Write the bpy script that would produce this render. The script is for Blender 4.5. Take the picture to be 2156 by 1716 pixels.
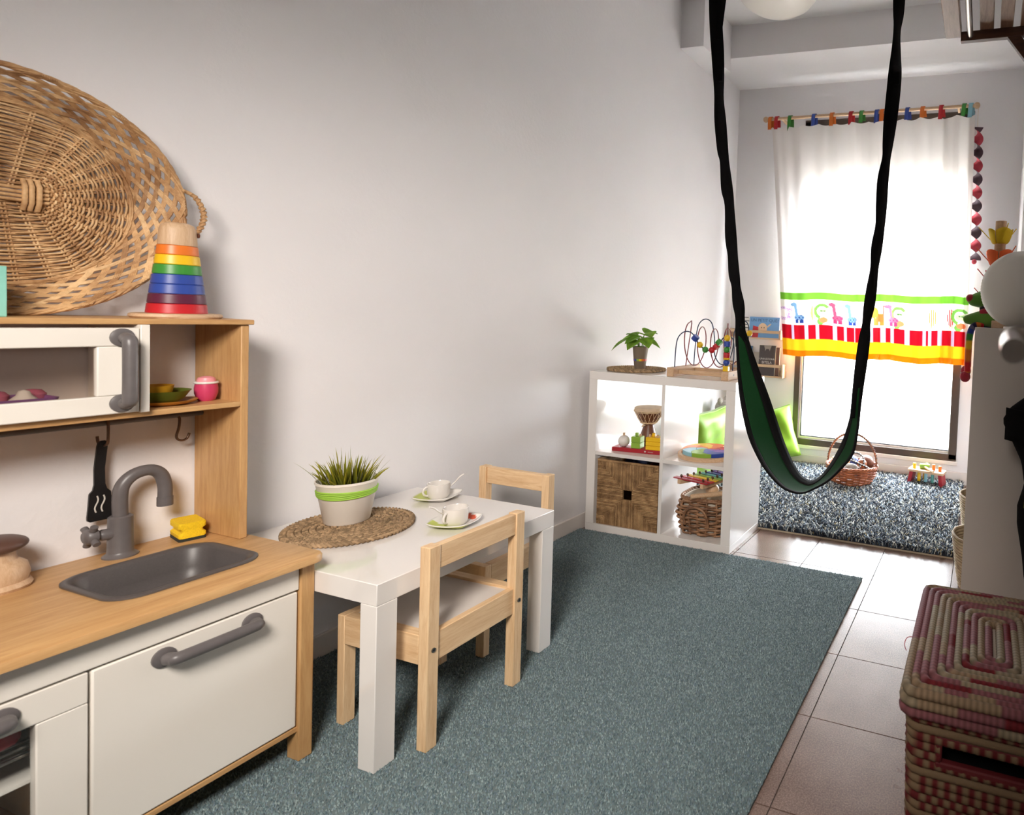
import bpy, bmesh, math, random
import numpy as np
from mathutils import Vector, Matrix

for _o in list(bpy.data.objects):
    bpy.data.objects.remove(_o)
scene = bpy.context.scene
COL = scene.collection
random.seed(7)
RNG = np.random.default_rng(7)
PI = math.pi

# ---------------------------------------------------------------- camera
CAM = Vector((1.857763, -1.216930, 1.084510))
FWD = Vector((-0.296846, 0.954204, -0.037112))
RGT = Vector((0.953400, 0.298343, 0.044930))
UPV = Vector((-0.053945, 0.022045, 0.998301))
F_PX, CX_PX, CY_PX = 1246.017, 1682.798, 717.835
cam_d = bpy.data.cameras.new('camera')
cam = bpy.data.objects.new('camera', cam_d)
COL.objects.link(cam)
cam.matrix_world = Matrix(((RGT.x, UPV.x, -FWD.x, CAM.x), (RGT.y, UPV.y, -FWD.y, CAM.y),
                           (RGT.z, UPV.z, -FWD.z, CAM.z), (0, 0, 0, 1)))
cam_d.sensor_width = 36.0
cam_d.lens = F_PX / 2156 * 36.0
cam_d.shift_x = (1078 - CX_PX) / 2156
cam_d.shift_y = (CY_PX - 858) / 2156
cam_d.clip_start = 0.02
cam_d.dof.use_dof = True
cam_d.dof.focus_distance = 2.1
cam_d.dof.aperture_fstop = 5.0
scene.camera = cam

def bp(x, y, axis, val):
    """pixel of the photograph -> point on the plane axis = val"""
    d = FWD + (x - CX_PX) / F_PX * RGT - (y - CY_PX) / F_PX * UPV
    t = (val - CAM[axis]) / d[axis]
    return CAM + t * d

# ---------------------------------------------------------------- world and lights
FAR = 2.96          # far wall (window wall)
RIGHT = 2.12        # right wall
BACK = -2.6
CEIL = 3.0
world = bpy.data.worlds.new('overcast_sky')
scene.world = world
world.use_nodes = True
bg = world.node_tree.nodes['Background']
bg.inputs[0].default_value = (0.88, 0.94, 1.0, 1)
bg.inputs[1].default_value = 22.0

def area_light(name, loc, target, sx, sy, energy, col, portal=False):
    d = bpy.data.lights.new(name, 'AREA')
    d.shape = 'RECTANGLE'; d.size = sx; d.size_y = sy; d.energy = energy; d.color = col
    if portal:
        d.cycles.is_portal = True
    o = bpy.data.objects.new(name, d); COL.objects.link(o)
    o.location = loc
    o.rotation_euler = (Vector(target) - Vector(loc)).to_track_quat('-Z', 'Y').to_euler()
    return o
area_light('window_daylight_portal', (1.13, FAR + 0.20, 1.35), (1.13, 0, 1.35), 1.3, 2.5, 1, (1, 1, 1), True)

def spot_light(name, loc, target, energy, size, blend, radius, col):
    d = bpy.data.lights.new(name, 'SPOT')
    d.energy = energy; d.spot_size = math.radians(size); d.spot_blend = blend
    d.shadow_soft_size = radius; d.color = col
    o = bpy.data.objects.new(name, d); COL.objects.link(o)
    o.location = loc
    o.rotation_euler = (Vector(target) - Vector(loc)).to_track_quat('-Z', 'Y').to_euler()
    return o
FILL_POS = (1.48, -1.58, 1.74)
FILL_AIM = (0.46, 0.14, 0.46)
spot_light('front_fill_light', FILL_POS, FILL_AIM, 134, 85, 1.0, 0.30, (1.0, 0.92, 0.84))  # unseen fill light, added for the warm front light on kitchen and table

scene.view_settings.view_transform = 'Standard'
scene.view_settings.look = 'None'
scene.view_settings.exposure = 0.8
scene.view_settings.gamma = 1.0
scene.view_settings.use_curve_mapping = False

# ---------------------------------------------------------------- helpers: materials
def lin(c):
    c = c / 255.0
    return c / 12.92 if c <= 0.04045 else ((c + 0.055) / 1.055) ** 2.4
def s(r, g, b):
    return (lin(r), lin(g), lin(b))

MATS = {}
def new_mat(name):
    m = bpy.data.materials.new(name); m.use_nodes = True
    MATS[name] = m
    nt = m.node_tree
    return m, nt, nt.nodes['Principled BSDF']
def c4(c):
    return (c[0], c[1], c[2], 1)
def ramp(nt, fac, stops):
    r = nt.nodes.new('ShaderNodeValToRGB')
    e = r.color_ramp.elements
    while len(e) < len(stops):
        e.new(0.5)
    for k, (p, c) in enumerate(stops):
        e[k].position = p; e[k].color = c4(c)
    nt.links.new(fac, r.inputs[0])
    return r.outputs[0]
def coords(nt, scale=(1, 1, 1), kind='Object', rot=(0, 0, 0)):
    t = nt.nodes.new('ShaderNodeTexCoord')
    mp = nt.nodes.new('ShaderNodeMapping')
    mp.inputs['Scale'].default_value = scale
    mp.inputs['Rotation'].default_value = rot
    nt.links.new(t.outputs[kind], mp.inputs[0])
    return mp.outputs[0]
def noise(nt, vec, scale, detail=3, rough=0.55, dist=0):
    n = nt.nodes.new('ShaderNodeTexNoise')
    n.inputs['Scale'].default_value = scale
    n.inputs['Detail'].default_value = detail
    n.inputs['Roughness'].default_value = rough
    n.inputs['Distortion'].default_value = dist
    nt.links.new(vec, n.inputs['Vector'])
    return n.outputs['Fac']
def bump(nt, b, h, strength, dist=0.002):
    n = nt.nodes.new('ShaderNodeBump')
    n.inputs['Strength'].default_value = strength
    n.inputs['Distance'].default_value = dist
    nt.links.new(h, n.inputs['Height'])
    nt.links.new(n.outputs[0], b.inputs['Normal'])

def plain(name, col, rough=0.5, metal=0.0, spec=0.5, var=0.0, vs=30, bmp=0.0, bs=200, coat=0.0, sheen=0.0):
    m, nt, b = new_mat(name)
    b.inputs['Base Color'].default_value = c4(col)
    b.inputs['Roughness'].default_value = rough
    b.inputs['Metallic'].default_value = metal
    b.inputs['Specular IOR Level'].default_value = spec
    b.inputs['Coat Weight'].default_value = coat
    b.inputs['Sheen Weight'].default_value = sheen
    if var or bmp:
        v = coords(nt)
        if var:
            f = noise(nt, v, vs)
            lo = tuple(x * (1 - var) for x in col); hi = tuple(min(1, x * (1 + var)) for x in col)
            nt.links.new(ramp(nt, f, [(0.3, lo), (0.7, hi)]), b.inputs['Base Color'])
        if bmp:
            bump(nt, b, noise(nt, v, bs), bmp)
    return m

def wood(name, c1, c2, axis='z', scale=1.0, rough=0.45, knot=0.0):
    m, nt, b = new_mat(name)
    st = {'x': (1.2, 14, 14), 'y': (14, 1.2, 14), 'z': (14, 14, 1.2)}[axis]
    v = coords(nt, tuple(q * scale for q in st))
    f1 = noise(nt, v, 5, 4, 0.6, 1.2)
    v2 = coords(nt, tuple(q * scale * 6 for q in st))
    f2 = noise(nt, v2, 7, 2, 0.6)
    mx = nt.nodes.new('ShaderNodeMath'); mx.operation = 'MULTIPLY_ADD'
    nt.links.new(f2, mx.inputs[0]); mx.inputs[1].default_value = 0.35
    nt.links.new(f1, mx.inputs[2])
    nt.links.new(ramp(nt, mx.outputs[0], [(0.42, c2), (0.85, c1)]), b.inputs['Base Color'])
    b.inputs['Roughness'].default_value = rough
    bump(nt, b, f2, 0.08, 0.001)
    return m

def attr_mat(name, rough=0.8, attr='Col', transl=0.0, sheen=0.0, transp=0.0, bmp=0.0, bs=900):
    m, nt, b = new_mat(name)
    a = nt.nodes.new('ShaderNodeAttribute'); a.attribute_name = attr
    nt.links.new(a.outputs['Color'], b.inputs['Base Color'])
    b.inputs['Roughness'].default_value = rough
    b.inputs['Sheen Weight'].default_value = sheen
    b.inputs['Specular IOR Level'].default_value = 0.2
    if bmp:
        bump(nt, b, noise(nt, coords(nt), bs), bmp)
    if transl:
        out = nt.nodes['Material Output']
        t = nt.nodes.new('ShaderNodeBsdfTranslucent')
        nt.links.new(a.outputs['Color'], t.inputs['Color'])
        mix = nt.nodes.new('ShaderNodeMixShader')
        if transl == 'alpha':
            nt.links.new(a.outputs['Alpha'], mix.inputs[0])
        else:
            mix.inputs[0].default_value = transl
        nt.links.new(b.outputs[0], mix.inputs[1]); nt.links.new(t.outputs[0], mix.inputs[2])
        last = mix
        if transp:
            tr = nt.nodes.new('ShaderNodeBsdfTransparent')
            mix2 = nt.nodes.new('ShaderNodeMixShader'); mix2.inputs[0].default_value = transp
            nt.links.new(mix.outputs[0], mix2.inputs[1]); nt.links.new(tr.outputs[0], mix2.inputs[2])
            last = mix2
        nt.links.new(last.outputs[0], out.inputs['Surface'])
    return m

def glass(name, tint=(1, 1, 1), refl=0.08):
    m, nt, b = new_mat(name)
    out = nt.nodes['Material Output']
    tr = nt.nodes.new('ShaderNodeBsdfTransparent'); tr.inputs[0].default_value = c4(tint)
    gl = nt.nodes.new('ShaderNodeBsdfGlossy'); gl.inputs['Roughness'].default_value = 0.02
    mix = nt.nodes.new('ShaderNodeMixShader'); mix.inputs[0].default_value = refl
    nt.links.new(tr.outputs[0], mix.inputs[1]); nt.links.new(gl.outputs[0], mix.inputs[2])
    nt.links.new(mix.outputs[0], out.inputs['Surface'])
    return m

# ---------------------------------------------------------------- helpers: geometry
def V(*a):
    return np.array(a, float)

class MB:
    def __init__(self):
        self.v = []; self.f = []; self.c = []
    def add(self, vs, fs, col=None):
        o = len(self.v)
        self.v.extend([tuple(map(float, p)) for p in vs])
        self.f.extend([tuple(i + o for i in q) for q in fs])
        if col is not None:
            self.c.extend([col] * len(vs))
        return self
    def box(self, x0, y0, z0, x1, y1, z1, col=None):
        vs = [(x0, y0, z0), (x1, y0, z0), (x1, y1, z0), (x0, y1, z0), (x0, y0, z1), (x1, y0, z1), (x1, y1, z1), (x0, y1, z1)]
        return self.add(vs, [(0, 3, 2, 1), (4, 5, 6, 7), (0, 1, 5, 4), (1, 2, 6, 5), (2, 3, 7, 6), (3, 0, 4, 7)], col)
    def loops(self, rings, cap0=True, cap1=True, closed=True, col=None, wrap=False):
        n = len(rings[0]); vs = [p for r in rings for p in r]; fs = []
        R_ = len(rings)
        for i in range(R_ if wrap else R_ - 1):
            a = i * n; b_ = ((i + 1) % R_) * n
            for j in range(n if closed else n - 1):
                k = (j + 1) % n
                fs.append((a + j, a + k, b_ + k, b_ + j))
        if not wrap:
            if cap0: fs.append(tuple(range(n - 1, -1, -1)))
            if cap1: fs.append(tuple((R_ - 1) * n + j for j in range(n)))
        return self.add(vs, fs, col)
    def tube(self, pts, r, n=6, cap=True, wrap=False, col=None, flat=1.0):
        P = [np.array(p, float) for p in pts]; N = len(P)
        rs = [r] * N if np.isscalar(r) else list(r)
        T = []
        for i in range(N):
            a = P[(i - 1) % N] if (i > 0 or wrap) else P[0]
            b_ = P[(i + 1) % N] if (i < N - 1 or wrap) else P[-1]
            t = b_ - a; l = np.linalg.norm(t); T.append(t / l if l > 1e-9 else V(0, 0, 1))
        ref = V(0, 0, 1) if abs(T[0][2]) < 0.9 else V(1, 0, 0)
        nrm = np.cross(T[0], ref); nrm /= np.linalg.norm(nrm)
        rings = []
        for i in range(N):
            nrm = nrm - T[i] * np.dot(nrm, T[i]); nrm /= max(np.linalg.norm(nrm), 1e-9)
            bn = np.cross(T[i], nrm)
            rings.append([P[i] + rs[i] * (math.cos(2 * PI * k / n) * nrm + flat * math.sin(2 * PI * k / n) * bn) for k in range(n)])
        return self.loops(rings, cap, cap, True, col, wrap)
    def cyl(self, p0, p1, r0, r1=None, n=20, cap=True, col=None):
        return self.tube([p0, p1], [r0, r0 if r1 is None else r1], n, cap, False, col)
    def lathe(self, prof, n=32, c=(0, 0, 0), sx=1, sy=1, col=None, cap0=True, cap1=True):
        rings = [[(c[0] + sx * max(r, 1e-5) * math.cos(2 * PI * k / n), c[1] + sy * max(r, 1e-5) * math.sin(2 * PI * k / n), c[2] + z) for k in range(n)] for r, z in prof]
        return self.loops(rings, cap0, cap1, True, col)
    def ball(self, c, r, n=20, m=12, col=None):
        if np.isscalar(r): r = (r, r, r)
        rings = []
        for i in range(1, m):
            a = PI * i / m
            rings.append([(c[0] + r[0] * math.sin(a) * math.cos(2 * PI * k / n), c[1] + r[1] * math.sin(a) * math.sin(2 * PI * k / n), c[2] - r[2] * math.cos(a)) for k in range(n)])
        return self.loops(rings, True, True, True, col)
    def prism(self, poly, axis, a0, a1, col=None):
        def P(p, a):
            return {0: (a, p[0], p[1]), 1: (p[0], a, p[1]), 2: (p[0], p[1], a)}[axis]
        return self.loops([[P(p, a0) for p in poly], [P(p, a1) for p in poly]], True, True, True, col)
    def grid(self, fn, nu, nv, col=None):
        vs = [fn(i / nu, j / nv) for j in range(nv + 1) for i in range(nu + 1)]
        fs = [(j * (nu + 1) + i, j * (nu + 1) + i + 1, (j + 1) * (nu + 1) + i + 1, (j + 1) * (nu + 1) + i) for j in range(nv) for i in range(nu)]
        self.add(vs, fs)
        if col is not None:
            self.c.extend([col(i / nu, j / nv) for j in range(nv + 1) for i in range(nu + 1)])
        return self
    def xf(self, M):
        self.v = [tuple(M @ Vector(p)) for p in self.v]
        return self
    def mesh(self, name, org=(0, 0, 0)):
        me = bpy.data.meshes.new(name)
        A = np.array(self.v, float) - np.array(org, float)
        me.from_pydata([tuple(p) for p in A], [], self.f)
        me.update()
        bm = bmesh.new(); bm.from_mesh(me)
        bmesh.ops.recalc_face_normals(bm, faces=bm.faces)
        bm.to_mesh(me); bm.free()
        if self.c:
            ca = me.color_attributes.new('Col', 'FLOAT_COLOR', 'POINT')
            arr = np.ones((len(self.v), 4)); cc = np.array(self.c); arr[:, :cc.shape[1]] = cc
            ca.data.foreach_set('color', arr.ravel())
        return me

ORG = Vector((0, 0, 0))
def obj(name, mb, mat, parent=None, smooth=None, bevel=0.0, seg=2, label=None, solid=0.0):
    global ORG
    me = mb.mesh(name, ORG if parent is not None else (0, 0, 0)) if isinstance(mb, MB) else mb
    if isinstance(mb, MB):
        me.materials.append(MATS[mat] if isinstance(mat, str) else mat)
    o = bpy.data.objects.new(name, me); COL.objects.link(o)
    if parent is not None:
        o.parent = parent
    if smooth:
        me.shade_smooth()
        me.set_sharp_from_angle(angle=math.radians(smooth))
    if solid:
        md = o.modifiers.new('solid', 'SOLIDIFY'); md.thickness = solid; md.offset = 0
    if bevel:
        md = o.modifiers.new('bevel', 'BEVEL'); md.width = bevel; md.segments = seg
        md.limit_method = 'ANGLE'; md.angle_limit = math.radians(50); md.harden_normals = False
        me.shade_smooth(); me.set_sharp_from_angle(angle=math.radians(35))
    if label:
        o['label'] = label
    return o
def tag(o, label, cat, group=None):
    o['label'] = label; o['category'] = cat
    if group: o['group'] = group
    return o
def thing(name, label, cat, loc, group=None):
    global ORG
    o = bpy.data.objects.new(name, None); COL.objects.link(o)
    o.empty_display_size = 0.05
    o.location = loc; ORG = Vector(loc)
    return tag(o, label, cat, group)
def solo(name, mb, mat, label, cat, base, group=None, **kw):
    """a thing that is a single mesh; its origin sits at its base"""
    me = mb.mesh(name, base); me.materials.append(MATS[mat])
    o = obj(name, me, mat, None, **kw); o.location = base
    return tag(o, label, cat, group)
def struct(name, mb, mat, parent=None, **kw):
    global ORG
    ORG = Vector((0, 0, 0))
    o = obj(name, mb, mat, parent, **kw)
    if parent is None:
        o['kind'] = 'structure'
    return o
def stuff(o):
    o['kind'] = 'stuff'; return o
def copy_tree(o, parent=None):
    c = o.copy(); COL.objects.link(c); c.parent = parent
    for ch in list(o.children):
        copy_tree(ch, c)
    return c
def turn(mb, c, ang, axis='Z'):
    c = Vector(c)
    return mb.xf(Matrix.Translation(c) @ Matrix.Rotation(ang, 4, axis) @ Matrix.Translation(-c))
def rrect(x0, y0, x1, y1, r, n=6):
    pts = []
    for cx, cy, a in ((x1 - r, y0 + r, -90), (x1 - r, y1 - r, 0), (x0 + r, y1 - r, 90), (x0 + r, y0 + r, 180)):
        for k in range(n + 1):
            t = math.radians(a + 90 * k / n); pts.append((cx + r * math.cos(t), cy + r * math.sin(t)))
    return pts
def smooth_path(pts, k=6):
    """Catmull-Rom through the points"""
    P = [np.array(p, float) for p in pts]; out = []
    for i in range(len(P) - 1):
        p0 = P[max(i - 1, 0)]; p1 = P[i]; p2 = P[i + 1]; p3 = P[min(i + 2, len(P) - 1)]
        for j in range(k):
            t = j / k
            out.append(0.5 * (2 * p1 + (p2 - p0) * t + (2 * p0 - 5 * p1 + 4 * p2 - p3) * t * t + (3 * p1 - p0 - 3 * p2 + p3) * t ** 3))
    out.append(P[-1]); return out
def text_part(name, body, size, mat, parent, M, ext=0.0004, align='CENTER'):
    cu = bpy.data.curves.new(name, 'FONT'); cu.body = body; cu.size = size; cu.extrude = ext
    cu.align_x = align; cu.align_y = 'CENTER'; cu.resolution_u = 3
    t = bpy.data.objects.new(name, cu)
    me = bpy.data.meshes.new_from_object(t)
    bpy.data.objects.remove(t)
    me.transform(Matrix.Translation(-ORG) @ M)
    me.materials.clear(); me.materials.append(MATS[mat])
    o = bpy.data.objects.new(name, me); COL.objects.link(o); o.parent = parent
    return o

# ---------------------------------------------------------------- materials
def wall_mat(name, col):
    m, nt, b = new_mat(name)
    v = coords(nt)
    b.inputs['Roughness'].default_value = 0.75
    b.inputs['Specular IOR Level'].default_value = 0.25
    f = noise(nt, v, 2.5, 3)
    nt.links.new(ramp(nt, f, [(0.3, tuple(x * 0.97 for x in col)), (0.7, col)]), b.inputs['Base Color'])
    bump(nt, b, noise(nt, v, 60, 4, 0.6), 0.22, 0.004)
wall_mat('wall_paint', s(238, 235, 236))
plain('bounce_cut_grey', s(168, 160, 156), 0.6)  # tone of unseen walls, set to cut light bounced from behind
plain('outside_ground_grey', s(170, 164, 156), 0.8)
plain('ceiling_paint', s(226, 224, 224), 0.85)
plain('baseboard_white', s(228, 220, 214), 0.35)
plain('grout', s(96, 82, 74), 0.9)
def tile_mat():
    m, nt, b = new_mat('terrazzo_tile')
    v = coords(nt, kind='Object')
    gp = nt.nodes.new('ShaderNodeNewGeometry')
    f1 = noise(nt, gp.outputs['Position'], 260, 2, 0.7)
    f2 = noise(nt, gp.outputs['Position'], 9, 4, 0.6)
    c1 = ramp(nt, f1, [(0.36, s(88, 70, 62)), (0.5, s(122, 100, 90)), (0.66, s(160, 138, 126))])
    c2 = ramp(nt, f2, [(0.3, s(108, 86, 77)), (0.7, s(138, 115, 104))])
    mx = nt.nodes.new('ShaderNodeMixRGB'); mx.inputs[0].default_value = 0.5
    nt.links.new(c1, mx.inputs[1]); nt.links.new(c2, mx.inputs[2])
    nt.links.new(mx.outputs[0], b.inputs['Base Color'])
    nt.links.new(ramp(nt, f2, [(0.3, (0.27,) * 3), (0.75, (0.33,) * 3)]), b.inputs['Roughness'])
    b.inputs['Specular IOR Level'].default_value = 0.28
tile_mat()
plain('white_gloss', s(238, 233, 229), 0.10, coat=0.6)
plain('white_gloss_shelf', s(234, 229, 225), 0.14, coat=0.3)
plain('white_lacquer', s(237, 231, 222), 0.32)
plain('white_seat', s(222, 214, 208), 0.45)
plain('grey_plastic', s(101, 96, 96), 0.38, var=0.05, vs=60)
plain('sink_grey', s(84, 79, 78), 0.42, var=0.08, vs=300)
plain('steel', s(150, 143, 137), 0.28, 1.0)
plain('brown_steel', s(120, 98, 84), 0.3, 0.9)
plain('black_plastic', s(26, 24, 25), 0.4)
plain('window_brown', s(74, 62, 54), 0.4)
plain('gasket_black', s(22, 22, 24), 0.5)
plain('shutter_grey', s(196, 190, 186), 0.6)
BIRCH1, BIRCH2 = s(206, 164, 112), s(182, 136, 86)
for ax in 'xyz':
    wood('birch_' + ax, BIRCH1, BIRCH2, ax, 0.8)
    wood('pine_' + ax, s(238, 206, 164), s(214, 172, 126), ax, 1.0, 0.5)
    wood('toywood_' + ax, s(214, 182, 148), s(190, 152, 116), ax, 2.0, 0.5)
    wood('rackwood_' + ax, s(150, 116, 92), s(112, 80, 60), ax, 1.2, 0.5)
wood('darkwood', s(120, 72, 48), s(70, 38, 26), 'z', 2.0, 0.4)
wood('bracketwood', s(86, 54, 38), s(58, 34, 24), 'x', 1.2, 0.5)
def wicker(name, c1, c2, rough=0.6, sc=120):
    m, nt, b = new_mat(name)
    f = noise(nt, coords(nt), sc, 3, 0.6)
    f2 = noise(nt, coords(nt), sc * 0.12, 2, 0.5)
    mx = nt.nodes.new('ShaderNodeMath'); mx.operation = 'MULTIPLY_ADD'
    nt.links.new(f, mx.inputs[0]); mx.inputs[1].default_value = 0.5
    nt.links.new(f2, mx.inputs[2])
    nt.links.new(ramp(nt, mx.outputs[0], [(0.5, c1), (1.0, c2)]), b.inputs['Base Color'])
    b.inputs['Roughness'].default_value = rough
wicker('willow_honey', s(150, 106, 66), s(222, 180, 130))
wicker('willow_honey_1', s(128, 88, 54), s(196, 152, 106))
wicker('willow_honey_2', s(170, 126, 82), s(236, 200, 152))
HONEY = ['willow_honey', 'willow_honey_1', 'willow_honey_2']
wicker('seagrass', s(116, 90, 64), s(196, 168, 134), 0.75, 160)
wicker('seagrass_rope', s(120, 88, 54), s(186, 148, 104), 0.75, 200)
wicker('seagrass_rope_1', s(106, 77, 47), s(168, 131, 90), 0.75, 200)
wicker('seagrass_rope_2', s(130, 97, 61), s(195, 158, 113), 0.75, 200)
ROPE = ['seagrass_rope', 'seagrass_rope_1', 'seagrass_rope_2']
wicker('willow_brown', s(92, 58, 38), s(178, 134, 98), 0.5)
wicker('willow_red', s(120, 58, 30), s(196, 112, 66), 0.42)
wicker('basket_straw', s(136, 112, 86), s(204, 182, 150), 0.8, 160)
plain('liner_linen', s(196, 184, 168), 0.9)
for nm, c in dict(red=(190, 34, 42), purple=(92, 32, 58), blue=(48, 74, 158), green=(62, 142, 56), yellow=(236, 190, 30), orange=(228, 120, 42)).items():
    plain('paint_' + nm, s(*c), 0.38)
plain('paint_lightblue', s(140, 190, 204), 0.4)
plain('paint_violet', s(130, 92, 168), 0.4)
plain('paint_limegreen', s(138, 176, 62), 0.4)
plain('paint_crimson', s(164, 26, 40), 0.4)
plain('paint_white', s(226, 220, 214), 0.35)
plain('paint_teal', s(96, 168, 160), 0.45)
plain('mint_card', s(142, 206, 190), 0.6, var=0.06)
plain('bowl_yellow', s(206, 150, 32), 0.4); plain('bowl_green', s(92, 104, 36), 0.4)
plain('plate_ochre', s(184, 122, 36), 0.45)
plain('jar_pink', s(196, 60, 98), 0.35); plain('lid_pink', s(232, 150, 158), 0.4)
plain('tray_purple', s(146, 96, 160), 0.35); plain('berry_pink', s(190, 104, 130), 0.5)
plain('foam_yellow', s(236, 196, 24), 0.9, bmp=0.6, bs=300, var=0.12, vs=400)
plain('scourer_dark', s(46, 48, 40), 0.95)
plain('mill_cap', s(92, 66, 56), 0.45)
plain('porcelain', s(226, 220, 214), 0.16, coat=0.4)
plain('porcelain_lime', s(190, 196, 96), 0.25); plain('flower_red', s(206, 92, 62), 0.4)
plain('pot_white', s(238, 230, 220), 0.4)
plain('ribbon_lime', s(156, 200, 72), 0.6)
plain('soil', s(44, 34, 26), 0.95)
plain('clay_taupe', s(126, 110, 92), 0.6)
plain('fabric_black', s(15, 14, 15), 0.9, spec=0.15, bmp=0.3, bs=700)
plain('fabric_green', s(20, 66, 32), 0.9, spec=0.15, bmp=0.3, bs=700)
plain('fabric_grey', s(150, 142, 134), 0.9, var=0.2, vs=90)
plain('lime_satin', s(132, 176, 18), 0.5, sheen=0.3, bmp=0.15, bs=20)
plain('plush_green', s(92, 140, 44), 0.95, sheen=0.4, bmp=0.5, bs=260)
plain('plush_red', s(164, 36, 52), 0.95, sheen=0.3, bmp=0.5, bs=260)
plain('plush_dark', s(34, 24, 30), 0.95)
plain('plush_blue', s(44, 66, 110), 0.95)
plain('yellow_cloth', s(210, 200, 60), 0.8)
plain('paper_red', s(178, 58, 72), 0.7); plain('paper_dark', s(84, 62, 70), 0.7)
plain('paper_globe', s(232, 228, 220), 0.75)
plain('opal_glass', s(240, 234, 224), 0.3)
plain('book_blue', s(112, 160, 208), 0.4); plain('book_dark', s(62, 50, 48), 0.4); plain('book_white', s(226, 222, 216), 0.4)
plain('book_page', s(230, 224, 208), 0.8); plain('book_grey', s(150, 142, 132), 0.5); plain('ink_blue', s(58, 92, 132), 0.5)
plain('ink_white', s(206, 200, 192), 0.5); plain('ink_skin', s(230, 196, 160), 0.5); plain('ink_black', s(40, 36, 36), 0.5)
plain('cabinet_grey_white', s(196, 188, 180), 0.45)
plain('door_white', s(220, 214, 208), 0.4)
plain('skin_hide', s(206, 182, 154), 0.6, var=0.1, vs=30)
plain('cord_cream', s(222, 196, 160), 0.7)
plain('felt_yellow', s(214, 178, 28), 0.9); plain('felt_orange', s(222, 94, 44), 0.9); plain('felt_red', s(190, 40, 40), 0.9)
plain('cork', s(196, 160, 122), 0.8, var=0.1, vs=80)
plain('cloth_navy', s(28, 36, 78), 0.9); plain('cloth_wine', s(92, 18, 30), 0.9)
plain('clear_glass_dark', s(60, 52, 48), 0.2)
glass('pane_glass', (0.97, 0.98, 0.98), 0.04)
glass('pane_grey', (0.88, 0.85, 0.82), 0.05)
attr_mat('rug_teal', 0.95, sheen=0.3)
attr_mat('rug_shag', 0.95, sheen=0.2)
attr_mat('curtain_cloth', 0.9, transl='alpha')
attr_mat('coil_basket', 0.75)
attr_mat('leaf', 0.5, transl=0.3)
attr_mat('braid_straw', 0.8)
attr_mat('stripe_knit', 0.95, sheen=0.3)

# ---------------------------------------------------------------- the room
root_floor = struct('floor', MB().box(-0.1, BACK - 0.1, -0.08, RIGHT + 0.1, FAR + 0.1, -0.004), 'grout')
TILE = 0.3199; TX, TY = 1.4622, 1.2734; G = 0.0016
full = MB().box(-TILE / 2 + G, -TILE / 2 + G, -0.012, TILE / 2 - G, TILE / 2 - G, 0.0).mesh('tile')
full.materials.append(MATS['terrazzo_tile'])
ORG = Vector((0, 0, 0))
i0, i1 = math.floor((0 - TX) / TILE), math.ceil((RIGHT - TX) / TILE)
j0, j1 = math.floor((BACK - TY) / TILE), math.ceil((FAR - TY) / TILE)
for i in range(i0, i1):
    for j in range(j0, j1):
        x0, x1 = TX + i * TILE, TX + (i + 1) * TILE
        y0, y1 = TY + j * TILE, TY + (j + 1) * TILE
        cx0, cx1, cy0, cy1 = max(x0, 0), min(x1, RIGHT), max(y0, BACK), min(y1, FAR)
        if cx1 - cx0 < 0.01 or cy1 - cy0 < 0.01:
            continue
        if (cx0, cx1, cy0, cy1) == (x0, x1, y0, y1):
            o = bpy.data.objects.new('tile', full); COL.objects.link(o); o.parent = root_floor
            o.location = ((x0 + x1) / 2, (y0 + y1) / 2, 0)
            o.rotation_euler = (random.uniform(-.0008, .0008), random.uniform(-.0008, .0008), 0)
        else:
            obj('tile', MB().box(cx0 + G, cy0 + G, -0.012, cx1 - G, cy1 - G, 0), 'terrazzo_tile', root_floor)

struct('wall_left', MB().box(-0.12, BACK - 0.1, -0.05, 0, FAR + 0.1, CEIL + 0.1), 'wall_paint')
WX0, WX1, WZ0, WZ1 = 0.545, 1.712, 0.165, 2.52
wf = MB()
wf.box(-0.1, FAR, -0.05, WX0, FAR + 0.16, CEIL); wf.box(WX1, FAR, -0.05, RIGHT + 0.1, FAR + 0.16, CEIL)
wf.box(WX0, FAR, -0.05, WX1, FAR + 0.16, WZ0); wf.box(WX0, FAR, WZ1, WX1, FAR + 0.16, CEIL)
struct('wall_far', wf, 'wall_paint')
struct('wall_right', MB().box(RIGHT, BACK - 0.1, -0.05, RIGHT + 0.12, FAR + 0.1, CEIL + 0.1), 'wall_paint')
struct('wall_back', MB().box(-0.1, BACK - 0.12, -0.05, RIGHT + 0.1, BACK, CEIL + 0.1), 'bounce_cut_grey')
struct('wall_right_bounce_cut', MB().box(RIGHT - 0.02, BACK, 0, RIGHT, -0.45, CEIL), 'bounce_cut_grey')  # added unseen panel, darker than the wall to cut bounced light
struct('ceiling', MB().box(-0.1, BACK - 0.1, CEIL, RIGHT + 0.1, FAR + 0.2, CEIL + 0.1), 'ceiling_paint')
struct('trim_1', MB().box(0, 2.44, 2.79, RIGHT, FAR, CEIL), 'wall_paint')             # beam over the window
struct('trim_2', MB().box(0, 2.05, 2.70, 0.155, 2.44, CEIL), 'wall_paint')            # boxed pipe next to the beam
struct('trim_3', MB().box(2.035, 2.44, 0, RIGHT, FAR, 2.79), 'wall_paint')            # pilaster
struct('baseboard_left', MB().box(0, BACK, 0, 0.012, FAR, 0.075), 'baseboard_white', bevel=0.003)
struct('baseboard_far', MB().box(0.012, FAR - 0.012, 0, 2.035, FAR, 0.085), 'baseboard_white', bevel=0.003)
struct('baseboard_right', MB().box(RIGHT - 0.012, BACK, 0, RIGHT, 2.44, 0.075), 'baseboard_white', bevel=0.003)

# ground added outside to cut light rising onto the curtain
struct('ground_outside', MB().box(-14, FAR + 0.17, -0.12, 16, FAR + 26, -0.04), 'outside_ground_grey')

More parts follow.
